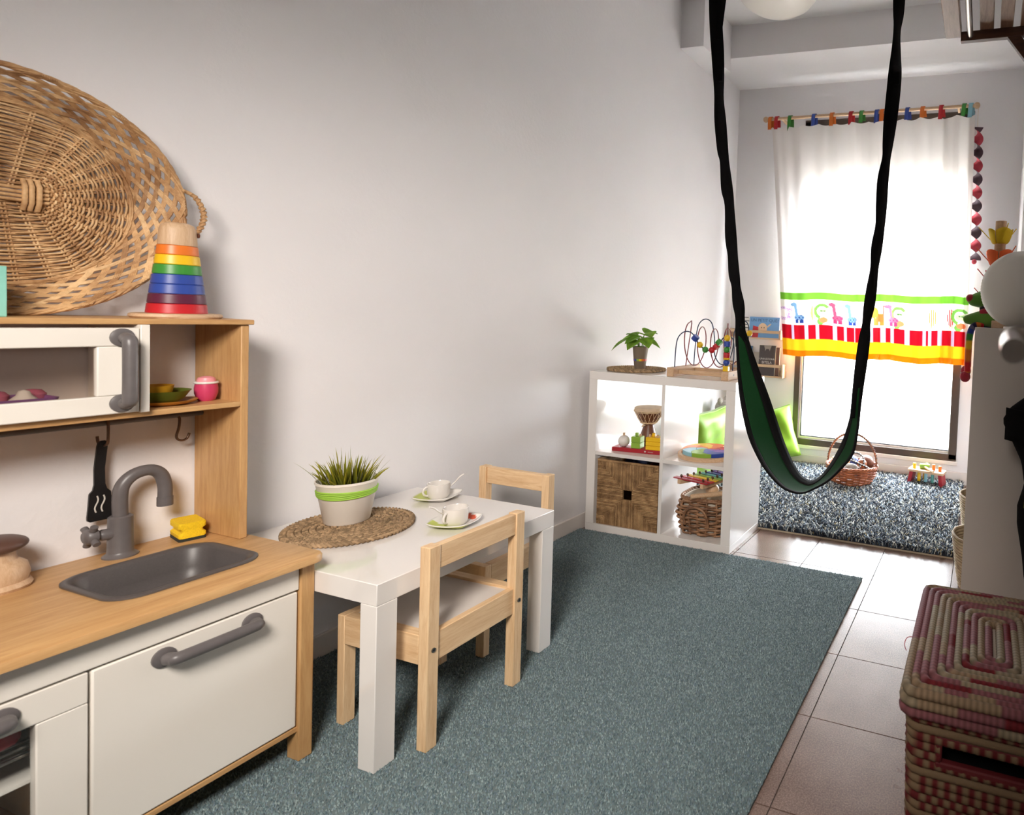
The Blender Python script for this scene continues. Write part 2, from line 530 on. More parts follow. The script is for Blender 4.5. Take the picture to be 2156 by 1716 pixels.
# window
win = bpy.data.objects.new('window_1', None); COL.objects.link(win); win['kind'] = 'structure'
ORG = Vector((0, 0, 0))
FY0, FY1 = FAR - 0.012, FAR + 0.06
for a in ((WX0 - 0.01, WZ0, WX0 + 0.035, WZ1), (WX1 - 0.045, WZ0, WX1 + 0.01, WZ1)):
    obj('frame', MB().box(a[0], FY0, a[1], a[2], FY1, a[3]), 'window_brown', win, bevel=0.004)
obj('frame', MB().box(WX0 - 0.01, FY0, WZ0 - 0.008, WX1 + 0.01, FY1, WZ0 + 0.04), 'window_brown', win, bevel=0.004)
obj('frame', MB().box(WX0 - 0.01, FY0, WZ1 - 0.05, WX1 + 0.01, FY1, WZ1 + 0.01), 'window_brown', win, bevel=0.004)
obj('bead', MB().box(WX0 + 0.035, FAR + 0.01, WZ0 + 0.04, WX0 + 0.045, FAR + 0.05, WZ1 - 0.05), 'paint_white', win)
obj('bead', MB().box(WX0 + 0.045, FAR + 0.01, WZ0 + 0.04, WX1 - 0.045, FAR + 0.05, WZ0 + 0.052), 'paint_white', win)
obj('gasket', MB().box(WX0 + 0.045, FAR + 0.015, WZ0 + 0.052, WX0 + 0.053, FAR + 0.05, WZ1 - 0.05), 'gasket_black', win)
obj('gasket', MB().box(WX0 + 0.053, FAR + 0.015, WZ0 + 0.052, WX1 - 0.045, FAR + 0.05, WZ0 + 0.060), 'gasket_black', win)
obj('pane', MB().box(WX0 + 0.04, FAR + 0.03, WZ0 + 0.05, WX1 - 0.04, FAR + 0.036, WZ1 - 0.04), 'pane_glass', win)
# lowered roller shutter behind the top of the glass
NS = 9
for k in range(NS):
    z0 = 2.07 + k * 0.046
    obj('shutter_slat', MB().box(WX0, FAR + 0.085, z0 + 0.001, WX1, FAR + 0.097, z0 + 0.045), 'shutter_grey', win, bevel=0.003)
obj('mullion', MB().box(1.093, FAR - 0.006, 2.09, 1.107, FAR + 0.028, WZ1 - 0.05), 'window_brown', win)
# sill strip below the frame
struct('trim_4', MB().box(WX0 - 0.02, FAR - 0.02, WZ0 - 0.035, WX1 + 0.02, FAR + 0.02, WZ0 - 0.008), 'baseboard_white', bevel=0.003)

# door standing open beside the camera, only its lever shows in the frame
door = struct('door_1', MB().box(1.955, -1.42, 0.01, 1.995, -0.56, 2.05), 'door_white', bevel=0.003)
hd = MB(); hd.cyl((1.957, -0.63, 1.075), (1.945, -0.63, 1.075), 0.025, n=24)
obj('handle_rose', hd, 'steel', door, smooth=40)
hd = MB()
hd.tube(smooth_path([(1.95, -0.63, 1.078), (1.905, -0.63, 1.078), (1.887, -0.632, 1.077), (1.882, -0.645, 1.072), (1.882, -0.70, 1.066)], 5), 0.0105, 14)
obj('door_handle', hd, 'steel', door, smooth=50, label='brushed steel lever handle')

# unseen fixture behind the camera, added to house the fill light
t = thing('front_fill_fixture', 'white cone fixture on a long stem, added for the unseen fill light', 'lamp', (FILL_POS[0], FILL_POS[1], CEIL))
obj('canopy', MB().cyl((FILL_POS[0], FILL_POS[1], CEIL), (FILL_POS[0], FILL_POS[1], CEIL - 0.02), 0.05, n=24), 'paint_white', t, smooth=40)
obj('stem', MB().cyl((FILL_POS[0], FILL_POS[1], CEIL - 0.02), ((_q := Vector(FILL_POS) - 0.31 * (Vector(FILL_AIM) - Vector(FILL_POS)).normalized()).x, _q.y, _q.z), 0.008, n=12), 'paint_white', t, smooth=40)
_d = (Vector(FILL_AIM) - Vector(FILL_POS)).normalized(); _c = Vector(FILL_POS) - _d * 0.05
obj('shade', MB().tube([_c - _d * 0.26, _c - _d * 0.20, _c - _d * 0.02], [0.03, 0.16, 0.36], 24, False), 'paint_white', t, smooth=60, solid=0.003)

# ---------------------------------------------------------------- play kitchen
KY0, KY1 = -0.955, -0.235        # along the wall
CT = 0.4928                       # worktop height
TOPZ = 1.0231
kit = thing('play_kitchen', "birch and white toy kitchen with sink, oven and microwave against the wall", 'toy kitchen', (0.2, -0.6, 0))
SX0, SX1, SY0, SY1 = 0.128, 0.330, -0.545, -0.316
# worktop with a cut-out for the basin
no = 6
def ct_loop(x0, y0, x1, y1, r, z):
    return [(p[0], p[1], z) for p in rrect(x0, y0, x1, y1, r, no)]
outer = (0.004, KY0, 0.424, KY1)
cm = MB()
e = 0.006
rings = [ct_loop(SX0, SY0, SX1, SY1, 0.04, CT - 0.018), ct_loop(*outer, 0.03, CT - 0.018), ct_loop(*outer, 0.03, CT - e),
         ct_loop(outer[0] + e * .3, outer[1] + e * .3, outer[2] - e * .3, outer[3] - e * .3, 0.03, CT - e * .3),
         ct_loop(outer[0] + e, outer[1] + e, outer[2] - e, outer[3] - e, 0.03, CT), ct_loop(SX0, SY0, SX1, SY1, 0.04, CT)]
cm.loops(rings, wrap=True)
obj('worktop', cm, 'birch_y', kit, smooth=30)
# basin
sk = MB()
def sk_loop(d, z, r):
    return [(p[0], p[1], z) for p in rrect(SX0 - d, SY0 - d, SX1 + d, SY1 + d, r, 8)]
sk.loops([sk_loop(0.010, CT + 0.0005, 0.05), sk_loop(0.010, CT + 0.004, 0.05), sk_loop(0.006, CT + 0.0065, 0.048), sk_loop(0.0, CT + 0.0055, 0.045), sk_loop(-0.006, CT - 0.002, 0.042),
          sk_loop(-0.012, CT - 0.04, 0.04), sk_loop(-0.018, CT - 0.062, 0.036), sk_loop(-0.03, CT - 0.072, 0.028), sk_loop(-0.06, CT - 0.075, 0.02)], cap0=False, cap1=True)
obj('sink', sk, 'sink_grey', kit, smooth=50, label='dark grey plastic sink basin')
# faucet
fx, fy = 0.058, -0.424
fa = MB(); fa.lathe([(0.028, 0), (0.028, 0.003), (0.022, 0.008), (0.0205, 0.012), (0.0195, 0.075), (0.0195, 0.088), (0.016, 0.091), (0.0, 0.091)], 28, (fx, fy, CT))
fauc = obj('faucet', fa, 'grey_plastic', kit, smooth=40)
sp = smooth_path([(fx, fy, CT + 0.085), (fx, fy - 0.001, CT + 0.13), (fx, fy + 0.004, CT + 0.158), (fx, fy + 0.022, CT + 0.177), (fx, fy + 0.048, CT + 0.181),
                  (fx, fy + 0.066, CT + 0.168), (fx, fy + 0.074, CT + 0.14), (fx, fy + 0.0745, CT + 0.110)], 6)
f2 = MB(); f2.tube(sp, 0.0125, 18); f2.cyl((fx, fy + 0.0745, CT + 0.112), (fx, fy + 0.0745, CT + 0.092), 0.0138, n=18)
obj('spout', f2, 'grey_plastic', fauc, smooth=50)
f3 = MB(); f3.tube([(fx, fy - 0.012, CT + 0.053), (fx, fy - 0.03, CT + 0.056), (fx, fy - 0.036, CT + 0.057)], [0.0125, 0.012, 0.008], 18)
f3.tube([(fx, fy - 0.034, CT + 0.057), (fx, fy - 0.039, CT + 0.0575), (fx, fy - 0.052, CT + 0.058), (fx, fy - 0.056, CT + 0.058)], [0.010, 0.0165, 0.0165, 0.012], 18)
for k in range(4):
    a = PI / 4 + k * PI / 2 + 0.25
    f3.cyl((fx, fy - 0.046, CT + 0.058), (fx + 0.027 * math.cos(a), fy - 0.046, CT + 0.058 + 0.027 * math.sin(a)), 0.0062, n=12)
obj('tap_knob', f3, 'grey_plastic', fauc, smooth=50)
# hob knob at the far left end of the worktop
hb = MB(); hb.lathe([(0.030, 0), (0.030, 0.005), (0.022, 0.012), (0.0, 0.014)], 24, (0.335, -0.725, CT))
obj('hob_plate', hb, 'steel', kit, smooth=40)
# carcass
for y0, y1 in ((KY0, KY0 + 0.03), (-0.277, -0.247)):
    for x0, x1 in ((0.014, 0.054), (0.358, 0.398)):
        obj('leg', MB().box(x0, y0, 0.0078, x1, y1, CT - 0.018), 'birch_z', kit, bevel=0.003)
obj('side_panel', MB().box(0.054, -0.272, 0.09, 0.358, -0.257, CT - 0.02), 'white_lacquer', kit)
obj('side_panel', MB().box(0.054, KY0 + 0.01, 0.09, 0.358, KY0 + 0.025, CT - 0.02), 'white_lacquer', kit)
obj('partition', MB().box(0.014, -0.616, 0.09, 0.368, -0.604, CT - 0.02), 'white_lacquer', kit)
obj('bottom_board', MB().box(0.014, KY0 + 0.02, 0.078, 0.392, -0.265, 0.0905), 'birch_y', kit, bevel=0.002)
obj('back_panel', MB().box(0.014, KY0 + 0.02, 0.09, 0.020, -0.27, CT - 0.02), 'white_lacquer', kit)
obj('apron', MB().box(0.372, KY0 + 0.03, 0.414, 0.394, -0.2775, CT - 0.0185), 'white_lacquer', kit, bevel=0.002)
dr = obj('door', MB().box(0.374, -0.6075, 0.0935, 0.393, -0.2795, 0.410), 'white_lacquer', kit, bevel=0.003)
def bar_handle(p0, p1, out, parent, nm='handle'):
    """two round roses and a bowed flat bar"""
    m = MB(); p0 = V(*p0); p1 = V(*p1); out = V(*out); d = (p1 - p0) / np.linalg.norm(p1 - p0)
    for p in (p0, p1):
        m.tube([p, p + out * 0.004, p + out * 0.007], [0.0185, 0.0185, 0.013], 22)
        m.cyl(p + out * 0.004, p + out * 0.02, 0.0085, n=14)
    path = [p0 + out * 0.012 + d * 0.0, p0 + out * 0.022 + d * 0.004, p0 + out * 0.028 + d * 0.016]
    path += [p1 + out * 0.028 - d * 0.016, p1 + out * 0.022 - d * 0.004, p1 + out * 0.012]
    m.tube(smooth_path(path, 4), 0.0115, 14)
    return obj(nm, m, 'grey_plastic', parent, smooth=45, label='grey plastic bar handle')
bar_handle((0.393, -0.512, 0.383), (0.393, -0.369, 0.383), (1, 0, 0), dr)
# oven door with a window, mostly outside the frame
ov = MB(); D0, D1 = KY0 + 0.033, -0.6115
ov.box(0.374, D0, 0.3555, 0.393, D1, 0.410); ov.box(0.374, D0, 0.0935, 0.393, D1, 0.15)
ov.box(0.374, -0.672, 0.150, 0.3928, D1, 0.3550); ov.box(0.374, D0, 0.150, 0.3928, D0 + 0.06, 0.3550)
od = obj('oven_door', ov, 'white_lacquer', kit, bevel=0.002)
obj('pane', MB().box(0.380, D0 + 0.055, 0.145, 0.384, -0.667, 0.360), 'pane_glass', od)
bar_handle((0.393, -0.845, 0.386), (0.393, -0.708, 0.386), (1, 0, 0), od)
rk = MB()
for x in np.linspace(0.05, 0.36, 9):
    rk.cyl((x, D0, 0.300), (x, -0.617, 0.300), 0.0022, n=8)
rk.cyl((0.365, D0, 0.312), (0.365, -0.617, 0.312), 0.003, n=8); rk.cyl((0.365, D0, 0.298), (0.365, -0.617, 0.298), 0.003, n=8)
obj('oven_rack', rk, 'steel', kit, smooth=50)
obj('oven_shelf', MB().box(0.03, D0, 0.246, 0.365, -0.6165, 0.252), 'white_lacquer', kit)
# upper unit
UX = 0.1725
obj('upper_side', MB().box(0.003, -0.2685, CT, UX, -0.2525, 1.0110), 'birch_z', kit, bevel=0.002)
obj('upper_side', MB().box(0.003, KY0 + 0.012, CT, UX, KY0 + 0.028, 1.0110), 'birch_z', kit, bevel=0.002)
obj('top_board', MB().box(0.002, KY0, 1.0112, 0.180, -0.246, TOPZ), 'birch_y', kit, bevel=0.002)
obj('shelf_board', MB().box(0.003, KY0 + 0.028, 0.8155, UX, -0.2687, 0.8275), 'birch_y', kit, bevel=0.0015)
obj('divider', MB().box(0.003, -0.4515, 0.8277, 0.188, -0.437, 1.0110), 'white_lacquer', kit, bevel=0.001)
md_ = MB(); M0, M1 = KY0 + 0.03, -0.4525
md_.box(UX, M0, 0.967, 0.187, M1, 1.0045); md_.box(UX, M0, 0.8295, 0.187, M1, 0.867)
md_.box(UX, -0.5145, 0.8673, 0.1868, M1, 0.9667); md_.box(UX, M0, 0.8673, 0.1868, M0 + 0.06, 0.9667)
mw = obj('microwave_door', md_, 'white_lacquer', kit, bevel=0.0022)
obj('pane', MB().box(0.176, M0 + 0.055, 0.862, 0.179, -0.510, 0.972), 'pane_grey', mw)
bar_handle((0.187, -0.4795, 0.851), (0.187, -0.4795, 0.985), (1, 0, 0), mw)
RLX, RLZ = 0.032, 0.7885
obj('hanging_rail', MB().tube([(RLX, KY0 + 0.028, RLZ), (RLX, -0.2687, RLZ)], 0.0062, 14), 'grey_plastic', kit, smooth=50)

# hooks and spatula
hx = RLX
y = -0.308
hk = MB()
hk.tube(smooth_path([(hx, y + 0.004, RLZ + 0.0075), (hx, y - 0.004, RLZ + 0.008), (hx + 0.001, y - 0.0065, RLZ), (hx + 0.0075, y - 0.007, RLZ - 0.010), (hx + 0.0075, y - 0.0085, RLZ - 0.030), (hx + 0.0075, y - 0.0125, RLZ - 0.047), (hx + 0.0075, y - 0.0105, RLZ - 0.0565), (hx + 0.0075, y - 0.002, RLZ - 0.061), (hx + 0.0075, y + 0.007, RLZ - 0.057), (hx + 0.0075, y + 0.0115, RLZ - 0.045)], 5), 0.0026, 8)
solo('s_hook', hk, 'brown_steel', 'empty metal hook on the grey rail beside the wooden side panel', 'hook', (hx, y, RLZ - 0.061), 'hooks on the rail', smooth=50)
y = -0.436
hk = MB()
hk.tube(smooth_path([(hx - 0.008, y, RLZ - 0.002), (hx - 0.004, y, RLZ + 0.0075), (hx + 0.005, y, RLZ + 0.0075), (hx + 0.0085, y, RLZ - 0.002), (hx + 0.0085, y, RLZ - 0.030), (hx + 0.005, y, RLZ - 0.046), (hx - 0.004, y - 0.003, RLZ - 0.050), (hx - 0.013, y - 0.006, RLZ - 0.044), (hx - 0.015, y - 0.007, RLZ - 0.030)], 5), 0.0026, 8)
solo('s_hook', hk, 'brown_steel', 'metal hook on the grey rail carrying the black spatula', 'hook', (hx, y, RLZ - 0.05), 'hooks on the rail', smooth=50)
yy = -0.4395; xx = hx - 0.002; zt_ = 0.750
prof = [(0.0, 0.0032), (-0.004, 0.0072), (-0.012, 0.0082), (-0.060, 0.0082), (-0.095, 0.0085), (-0.107, 0.011), (-0.114, 0.0165), (-0.150, 0.0190), (-0.166, 0.0195), (-0.172, 0.0185), (-0.1755, 0.014)]
def sp_ring(z, w):
    yo = yy + 0.05 * z + 0.003 * math.sin(z * 30)
    return [(xx - 0.0022, yo - w, zt_ + z), (xx + 0.0022, yo - w, zt_ + z), (xx + 0.0022, yo + w, zt_ + z), (xx - 0.0022, yo + w, zt_ + z)]
sroot = thing('spatula', 'black slotted toy spatula hanging from a metal hook behind the faucet', 'spatula', (xx, yy, zt_ - 0.1755))
obj('blade', MB().loops([sp_ring(z, w) for z, w in prof]), 'black_plastic', sroot, smooth=40)
for dy in (-0.004, 0.006):
    pts = []
    for q in range(9):
        z = -0.120 - q * 0.0045; pts.append((xx + 0.0026, yy + dy + 0.05 * z + 0.0022 * math.sin(q * 0.8), zt_ + z))
    obj('slot', MB().tube(pts, 0.0013, 6), 'ink_white', sroot, smooth=50)

# things on the shelf of the kitchen
SHZ = 0.8275
def bowl(name, prof, c, mat, label, cat='bowl', sy=1.0):
    m = MB(); m.lathe(prof, 36, c, 1.0, sy)
    return solo(name, m, mat, label, cat, c, 'toy dishes on the kitchen shelf', smooth=45)
bowl('plate', [(0.0, 0), (0.035, 0), (0.052, 0.006), (0.056, 0.0105), (0.053, 0.0105), (0.036, 0.004), (0.0, 0.004)], (0.10, -0.374, SHZ), 'plate_ochre', 'flat ochre yellow toy plate at the bottom of the dish stack', 'plate')
bowl('bowl', [(0.0, 0), (0.024, 0), (0.036, 0.010), (0.045, 0.0255), (0.0475, 0.028), (0.044, 0.027), (0.032, 0.010), (0.0, 0.006)], (0.10, -0.376, SHZ + 0.0045), 'bowl_green', 'olive green wide toy bowl between the plate and the yellow bowl')
bowl('bowl', [(0.0, 0), (0.020, 0), (0.0245, 0.008), (0.029, 0.030), (0.0295, 0.032), (0.0275, 0.032), (0.022, 0.008), (0.0, 0.004)], (0.10, -0.387, SHZ + 0.0125), 'bowl_yellow', 'deep mustard yellow toy bowl on top of the green bowl')
ec = thing('toy_jar', 'pink toy jar with a pale pink lid beside the dish stack', 'jar', (0.103, -0.298, SHZ))
obj('jar_body', MB().lathe([(0.0, 0), (0.013, 0), (0.0165, 0.004), (0.0205, 0.018), (0.021, 0.030), (0.0195, 0.042), (0.0, 0.042)], 32, (0.103, -0.298, SHZ)), 'jar_pink', ec, smooth=45)
lid = obj('lid', MB().lathe([(0.0, 0.0455), (0.0165, 0.0455), (0.017, 0.049), (0.0145, 0.055), (0.007, 0.058), (0.0, 0.0585)], 32, (0.103, -0.298, SHZ)), 'lid_pink', ec, smooth=45)
obj('rim', MB().lathe([(0.0, 0.0415), (0.0215, 0.0415), (0.0222, 0.0432), (0.021, 0.046), (0.0, 0.046)], 32, (0.103, -0.298, SHZ)), 'paint_white', lid, smooth=45)
# toy pastry in the microwave
c = (0.10, -0.592, SHZ)
tr = thing('toy_tray', 'purple toy tray behind the microwave window', 'tray', c)
obj('tray_body', MB().loops([[(p[0], p[1], SHZ + z) for p in rrect(0.10 - d, -0.60 - d * 1.2, 0.10 + d, -0.60 + d * 1.2, 0.012)] for d, z in ((0.036, 0), (0.040, 0.012), (0.046, 0.040), (0.043, 0.040), (0.038, 0.026), (0.02, 0.024))]), 'tray_purple', tr, smooth=40)
solo('toy_cream_puff', MB().lathe([(0.0, 0), (0.018, 0), (0.0215, 0.006), (0.018, 0.012), (0.010, 0.020), (0.007, 0.028), (0.0, 0.031)], 28, (0.112, -0.581, SHZ + 0.0245)), 'paint_white', 'white toy cream puff in the purple tray', 'toy food', (0.112, -0.581, SHZ + 0.0245), smooth=60)
for k, (x, y) in enumerate(((0.080, -0.606), (0.083, -0.560))):
    solo('toy_macaron', MB().lathe([(0.0, 0), (0.012, 0), (0.018, 0.007), (0.0175, 0.014), (0.0185, 0.018), (0.012, 0.026), (0.0, 0.028)], 24, (x, y, SHZ + 0.0245)), 'berry_pink', 'round pink toy macaron in the purple tray', 'toy food', (x, y, SHZ + 0.0245), 'pink macarons in the tray', smooth=50)
solo('toy_pepper', MB().tube(smooth_path([(0.345, -0.76, 0.319), (0.34, -0.73, 0.322), (0.338, -0.70, 0.324), (0.34, -0.67, 0.330)], 5), [0.004] + [0.016] * 13 + [0.012, 0.006], 16), 'paint_red', 'red toy vegetable lying on the oven rack behind the oven window', 'toy food', (0.34, -0.71, 0.303), smooth=60)

# sponge by the faucet
spg = thing('sponge', 'yellow washing sponge with a waisted edge on the worktop corner', 'sponge', (0.055, -0.304, CT))
def sponge_ring(t, z):
    w = 0.024 - t; return [(p[0], p[1], CT + z) for p in rrect(0.052 - 0.034, -0.304 - w, 0.052 + 0.034, -0.304 + w, 0.006, 4)]
m = MB(); m.loops([sponge_ring(0.001, 0.007), sponge_ring(0, 0.009), sponge_ring(0, 0.016), sponge_ring(0.0055, 0.020), sponge_ring(0.0055, 0.026), sponge_ring(0, 0.030), sponge_ring(0, 0.040), sponge_ring(0.002, 0.043)])
obj('foam', turn(m, (0.052, -0.304, 0), -0.22), 'foam_yellow', spg, smooth=40)
m = MB(); m.loops([sponge_ring(0, 0), sponge_ring(0, 0.007)]); obj('scouring_pad', turn(m, (0.052, -0.304, 0), -0.22), 'scourer_dark', spg)

# wooden hand mill, cut by the left edge of the frame
c = (0.062, -0.604, CT)
ml = thing('wooden_mill', 'small wooden toy mill with a brown mushroom cap on the worktop', 'toy mill', c)
obj('body', MB().lathe([(0.0, 0), (0.047, 0), (0.050, 0.006), (0.046, 0.014), (0.0, 0.014)], 32, c), 'toywood_z', ml, smooth=40)
m = MB()
for k in range(2):
    a0 = -0.6 + k * PI
    rings = []
    for q in range(9):
        a = a0 + q / 8 * 1.9
        rings.append([(c[0] + r * math.cos(a), c[1] + r * math.sin(a), c[2] + z) for r, z in ((0.043, 0.012), (0.047, 0.026), (0.043, 0.046), (0.032, 0.056), (0.028, 0.046), (0.038, 0.028), (0.036, 0.012))])
    m.loops(rings)
obj('frame', m, 'toywood_z', ml, smooth=50)
obj('drum', MB().lathe([(0.0, 0.012), (0.020, 0.012)] + [(0.020 + 0.002 * (k % 2), 0.014 + k * 0.004) for k in range(8)] + [(0.0, 0.046)], 28, c), 'toywood_z', ml, smooth=30)
obj('neck', MB().lathe([(0.0, 0.046), (0.034, 0.050), (0.030, 0.060), (0.028, 0.076), (0.0, 0.076)], 28, c), 'toywood_z', ml, smooth=40)
obj('cap', MB().ball((c[0], c[1], c[2] + 0.086), (0.045, 0.045, 0.0175), 36, 16), 'mill_cap', ml, smooth=60, label='dark brown mushroom cap')

# mint box on top of the kitchen
solo('card_box', MB().box(0.092, -0.71, TOPZ, 0.150, -0.614, TOPZ + 0.093), 'mint_card', 'mint green card box standing on the toy kitchen', 'box', (0.12, -0.66, TOPZ), bevel=0.0015)

# stacking bird toy
c = (0.112, -0.356, TOPZ)
st = thing('stacking_toy', 'wooden stacking toy of rainbow rings with a bird head on the toy kitchen', 'stacking toy', c)
obj('base', MB().lathe([(0.0, 0), (0.070, 0), (0.0735, 0.004), (0.072, 0.0095), (0.068, 0.011), (0.0, 0.011)], 48, c, 0.85, 1.06), 'toywood_y', st, smooth=50)
cols = ['red', 'purple', 'blue', 'blue', 'green', 'yellow', 'orange']
zb, hr = 0.011, 0.0218
for k, cn in enumerate(cols):
    w0 = 0.0515 - 0.0026 * k; w1 = w0 - 0.0026
    z0 = zb + k * hr
    p = [(0.0, z0), (w0 - 0.0012, z0), (w0, z0 + 0.0014), (w1 + 0.0006, z0 + hr - 0.0018), (w1 - 0.0012, z0 + hr - 0.0004), (0.0, z0 + hr - 0.0004)]
    obj('ring', MB().lathe(p, 40, c, 0.82, 1.0), 'paint_' + cn, st, smooth=40)
zt = zb + 7 * hr
hdm = MB().lathe([(0.0, zt), (0.0330, zt), (0.0332, zt + 0.002), (0.0310, zt + 0.036), (0.0270, zt + 0.046), (0.018, zt + 0.0505), (0.0, zt + 0.0515)], 40, c, 0.82, 1.0)
hdo = obj('head', hdm, 'toywood_z', st, smooth=50)
obj('eye', MB().cyl((c[0] + 0.010, c[1] + 0.0285, c[2] + zt + 0.026), (c[0] + 0.0105, c[1] + 0.0325, c[2] + zt + 0.026), 0.0052, n=18), 'darkwood', hdo, smooth=40)

# ---------------------------------------------------------------- wicker tray hung behind the kitchen top
TYC, TZC = -0.59, 1.2625
tray = thing('wicker_tray', 'large oval honey willow tray with open woven rim leaning on the wall', 'wicker tray', (0.05, TYC, 1.0235))
NSP = 34
def tray_pt(a, t):
    """t 0..1 over the base, 1..2 over the rim"""
    ca, sa = math.cos(a), math.sin(a)
    if t <= 1:
        return V(0.012, TYC + 0.049 * max(-1, min(1, 2.2 * ca)) + 0.149 * t * ca, TZC + 0.178 * t * sa)
    q = t - 1
    return V(0.012 + 0.058 * q ** 1.2, TYC + (0.198 + 0.072 * q) * ca, TZC + (0.178 + 0.060 * q) * sa)
NR = 40
for i in range(NR):
    t = 0.10 + 0.88 * i / (NR - 1)
    n = 170
    pts = []
    for k in range(n):
        a = 2 * PI * k / n
        p = tray_pt(a, t)
        p[0] += 0.0036 * math.cos(NSP / 2 * a * 1.0 + PI * i) + 0.004
        p[1] += 0.0009 * math.sin(7 * a + i); p[2] += 0.0009 * math.cos(5 * a + 2 * i)
        pts.append(p)
    obj('weaver', MB().tube(pts, 0.0022, 5, wrap=True), random.choice(HONEY), tray, smooth=80)
for k in range(NSP):
    a = 2 * PI * (k + 0.25) / NSP
    m = MB()
    for dd in (-0.0026, 0.0026):
        pts = []
        for t in np.linspace(0.06, 1.0, 8):
            p = tray_pt(a, t); p[0] += 0.004; p[1] += -dd * math.sin(a); p[2] += dd * math.cos(a); pts.append(p)
        m.tube(pts, 0.0019, 5)
    obj('spoke', m, random.choice(HONEY), tray, smooth=80)
m = MB()
for dz in (-0.012, -0.004, 0.004, 0.012):
    m.tube([(0.022, TYC - 0.075, TZC + dz), (0.025, TYC, TZC + dz), (0.022, TYC + 0.075, TZC + dz)], 0.0034, 8)
for dy in (-0.060, -0.050, -0.041, 0.041, 0.050, 0.060):
    m.tube([(0.022, TYC + dy, TZC - 0.030), (0.030, TYC + dy, TZC - 0.016), (0.031, TYC + dy, TZC + 0.016), (0.022, TYC + dy, TZC + 0.030)], 0.0042, 8)
obj('centre_cross', m, 'willow_honey', tray, smooth=80)
# lattice rim: two sets of slanting strands, each a bundle of canes
for sgn, swp, nb_ in ((1, 1.15, 30), (-1, 0.85, 30)):
    for k in range(nb_):
        a0 = 2 * PI * (k + (0.5 if sgn < 0 else 0)) / nb_
        m = MB()
        for q in range(4):
            pts = []
            for t in np.linspace(0, 1, 13):
                p = tray_pt(a0 + sgn * (swp * t) + (q - 1.5) * 0.0235, 1.0 + 0.96 * t)
                p[0] += 0.004 + sgn * 0.0026 * math.cos(t * 16.0 + k * PI)
                pts.append(p)
            m.tube(pts, 0.0020, 5)
        obj('rim_strand', m, random.choice(HONEY), tray, smooth=80)
for t, r in ((1.0, 0.0042), (1.04, 0.0034)):
    m = MB()
    for q in range(3):
        m.tube([tray_pt(2 * PI * k / 120, t) + V(0.006 + 0.002 * math.sin(k * 0.9 + q * 2.1), 0, 0.002 * math.cos(k * 0.9 + q * 2.1)) for k in range(120)], r * 0.6, 5, wrap=True)
    obj('inner_band', m, 'willow_honey', tray, smooth=80)
m = MB()
for q in range(4):
    m.tube([tray_pt(2 * PI * k / 140, 1.96) + V(0.0032 * math.sin(k * 0.7 + q * 1.57), 0.003 * math.cos(k * 0.7 + q * 1.57) * math.cos(2 * PI * k / 140), 0.003 * math.cos(k * 0.7 + q * 1.57) * math.sin(2 * PI * k / 140)) for k in range(140)], 0.003, 6, wrap=True)
obj('rim_band', m, 'willow_honey', tray, smooth=80)
for sg in (1, -1):
    m = MB(); yr = TYC + sg * 0.262
    base = smooth_path([(0.066, yr - sg * 0.006, TZC + 0.058), (0.074, yr + sg * 0.020, TZC + 0.045), (0.078, yr + sg * 0.034, TZC + 0.015), (0.078, yr + sg * 0.034, TZC - 0.015), (0.074, yr + sg * 0.020, TZC - 0.045), (0.066, yr - sg * 0.006, TZC - 0.058)], 8)
    m.tube(base, 0.0042, 8)
    for q in range(2):
        m.tube([p + 0.0048 * V(math.sin(k * 1.3 + q * PI), math.cos(k * 1.3 + q * PI), 0) for k, p in enumerate(base)], 0.0024, 5)
    obj('handle', m, 'willow_honey', tray, smooth=80)

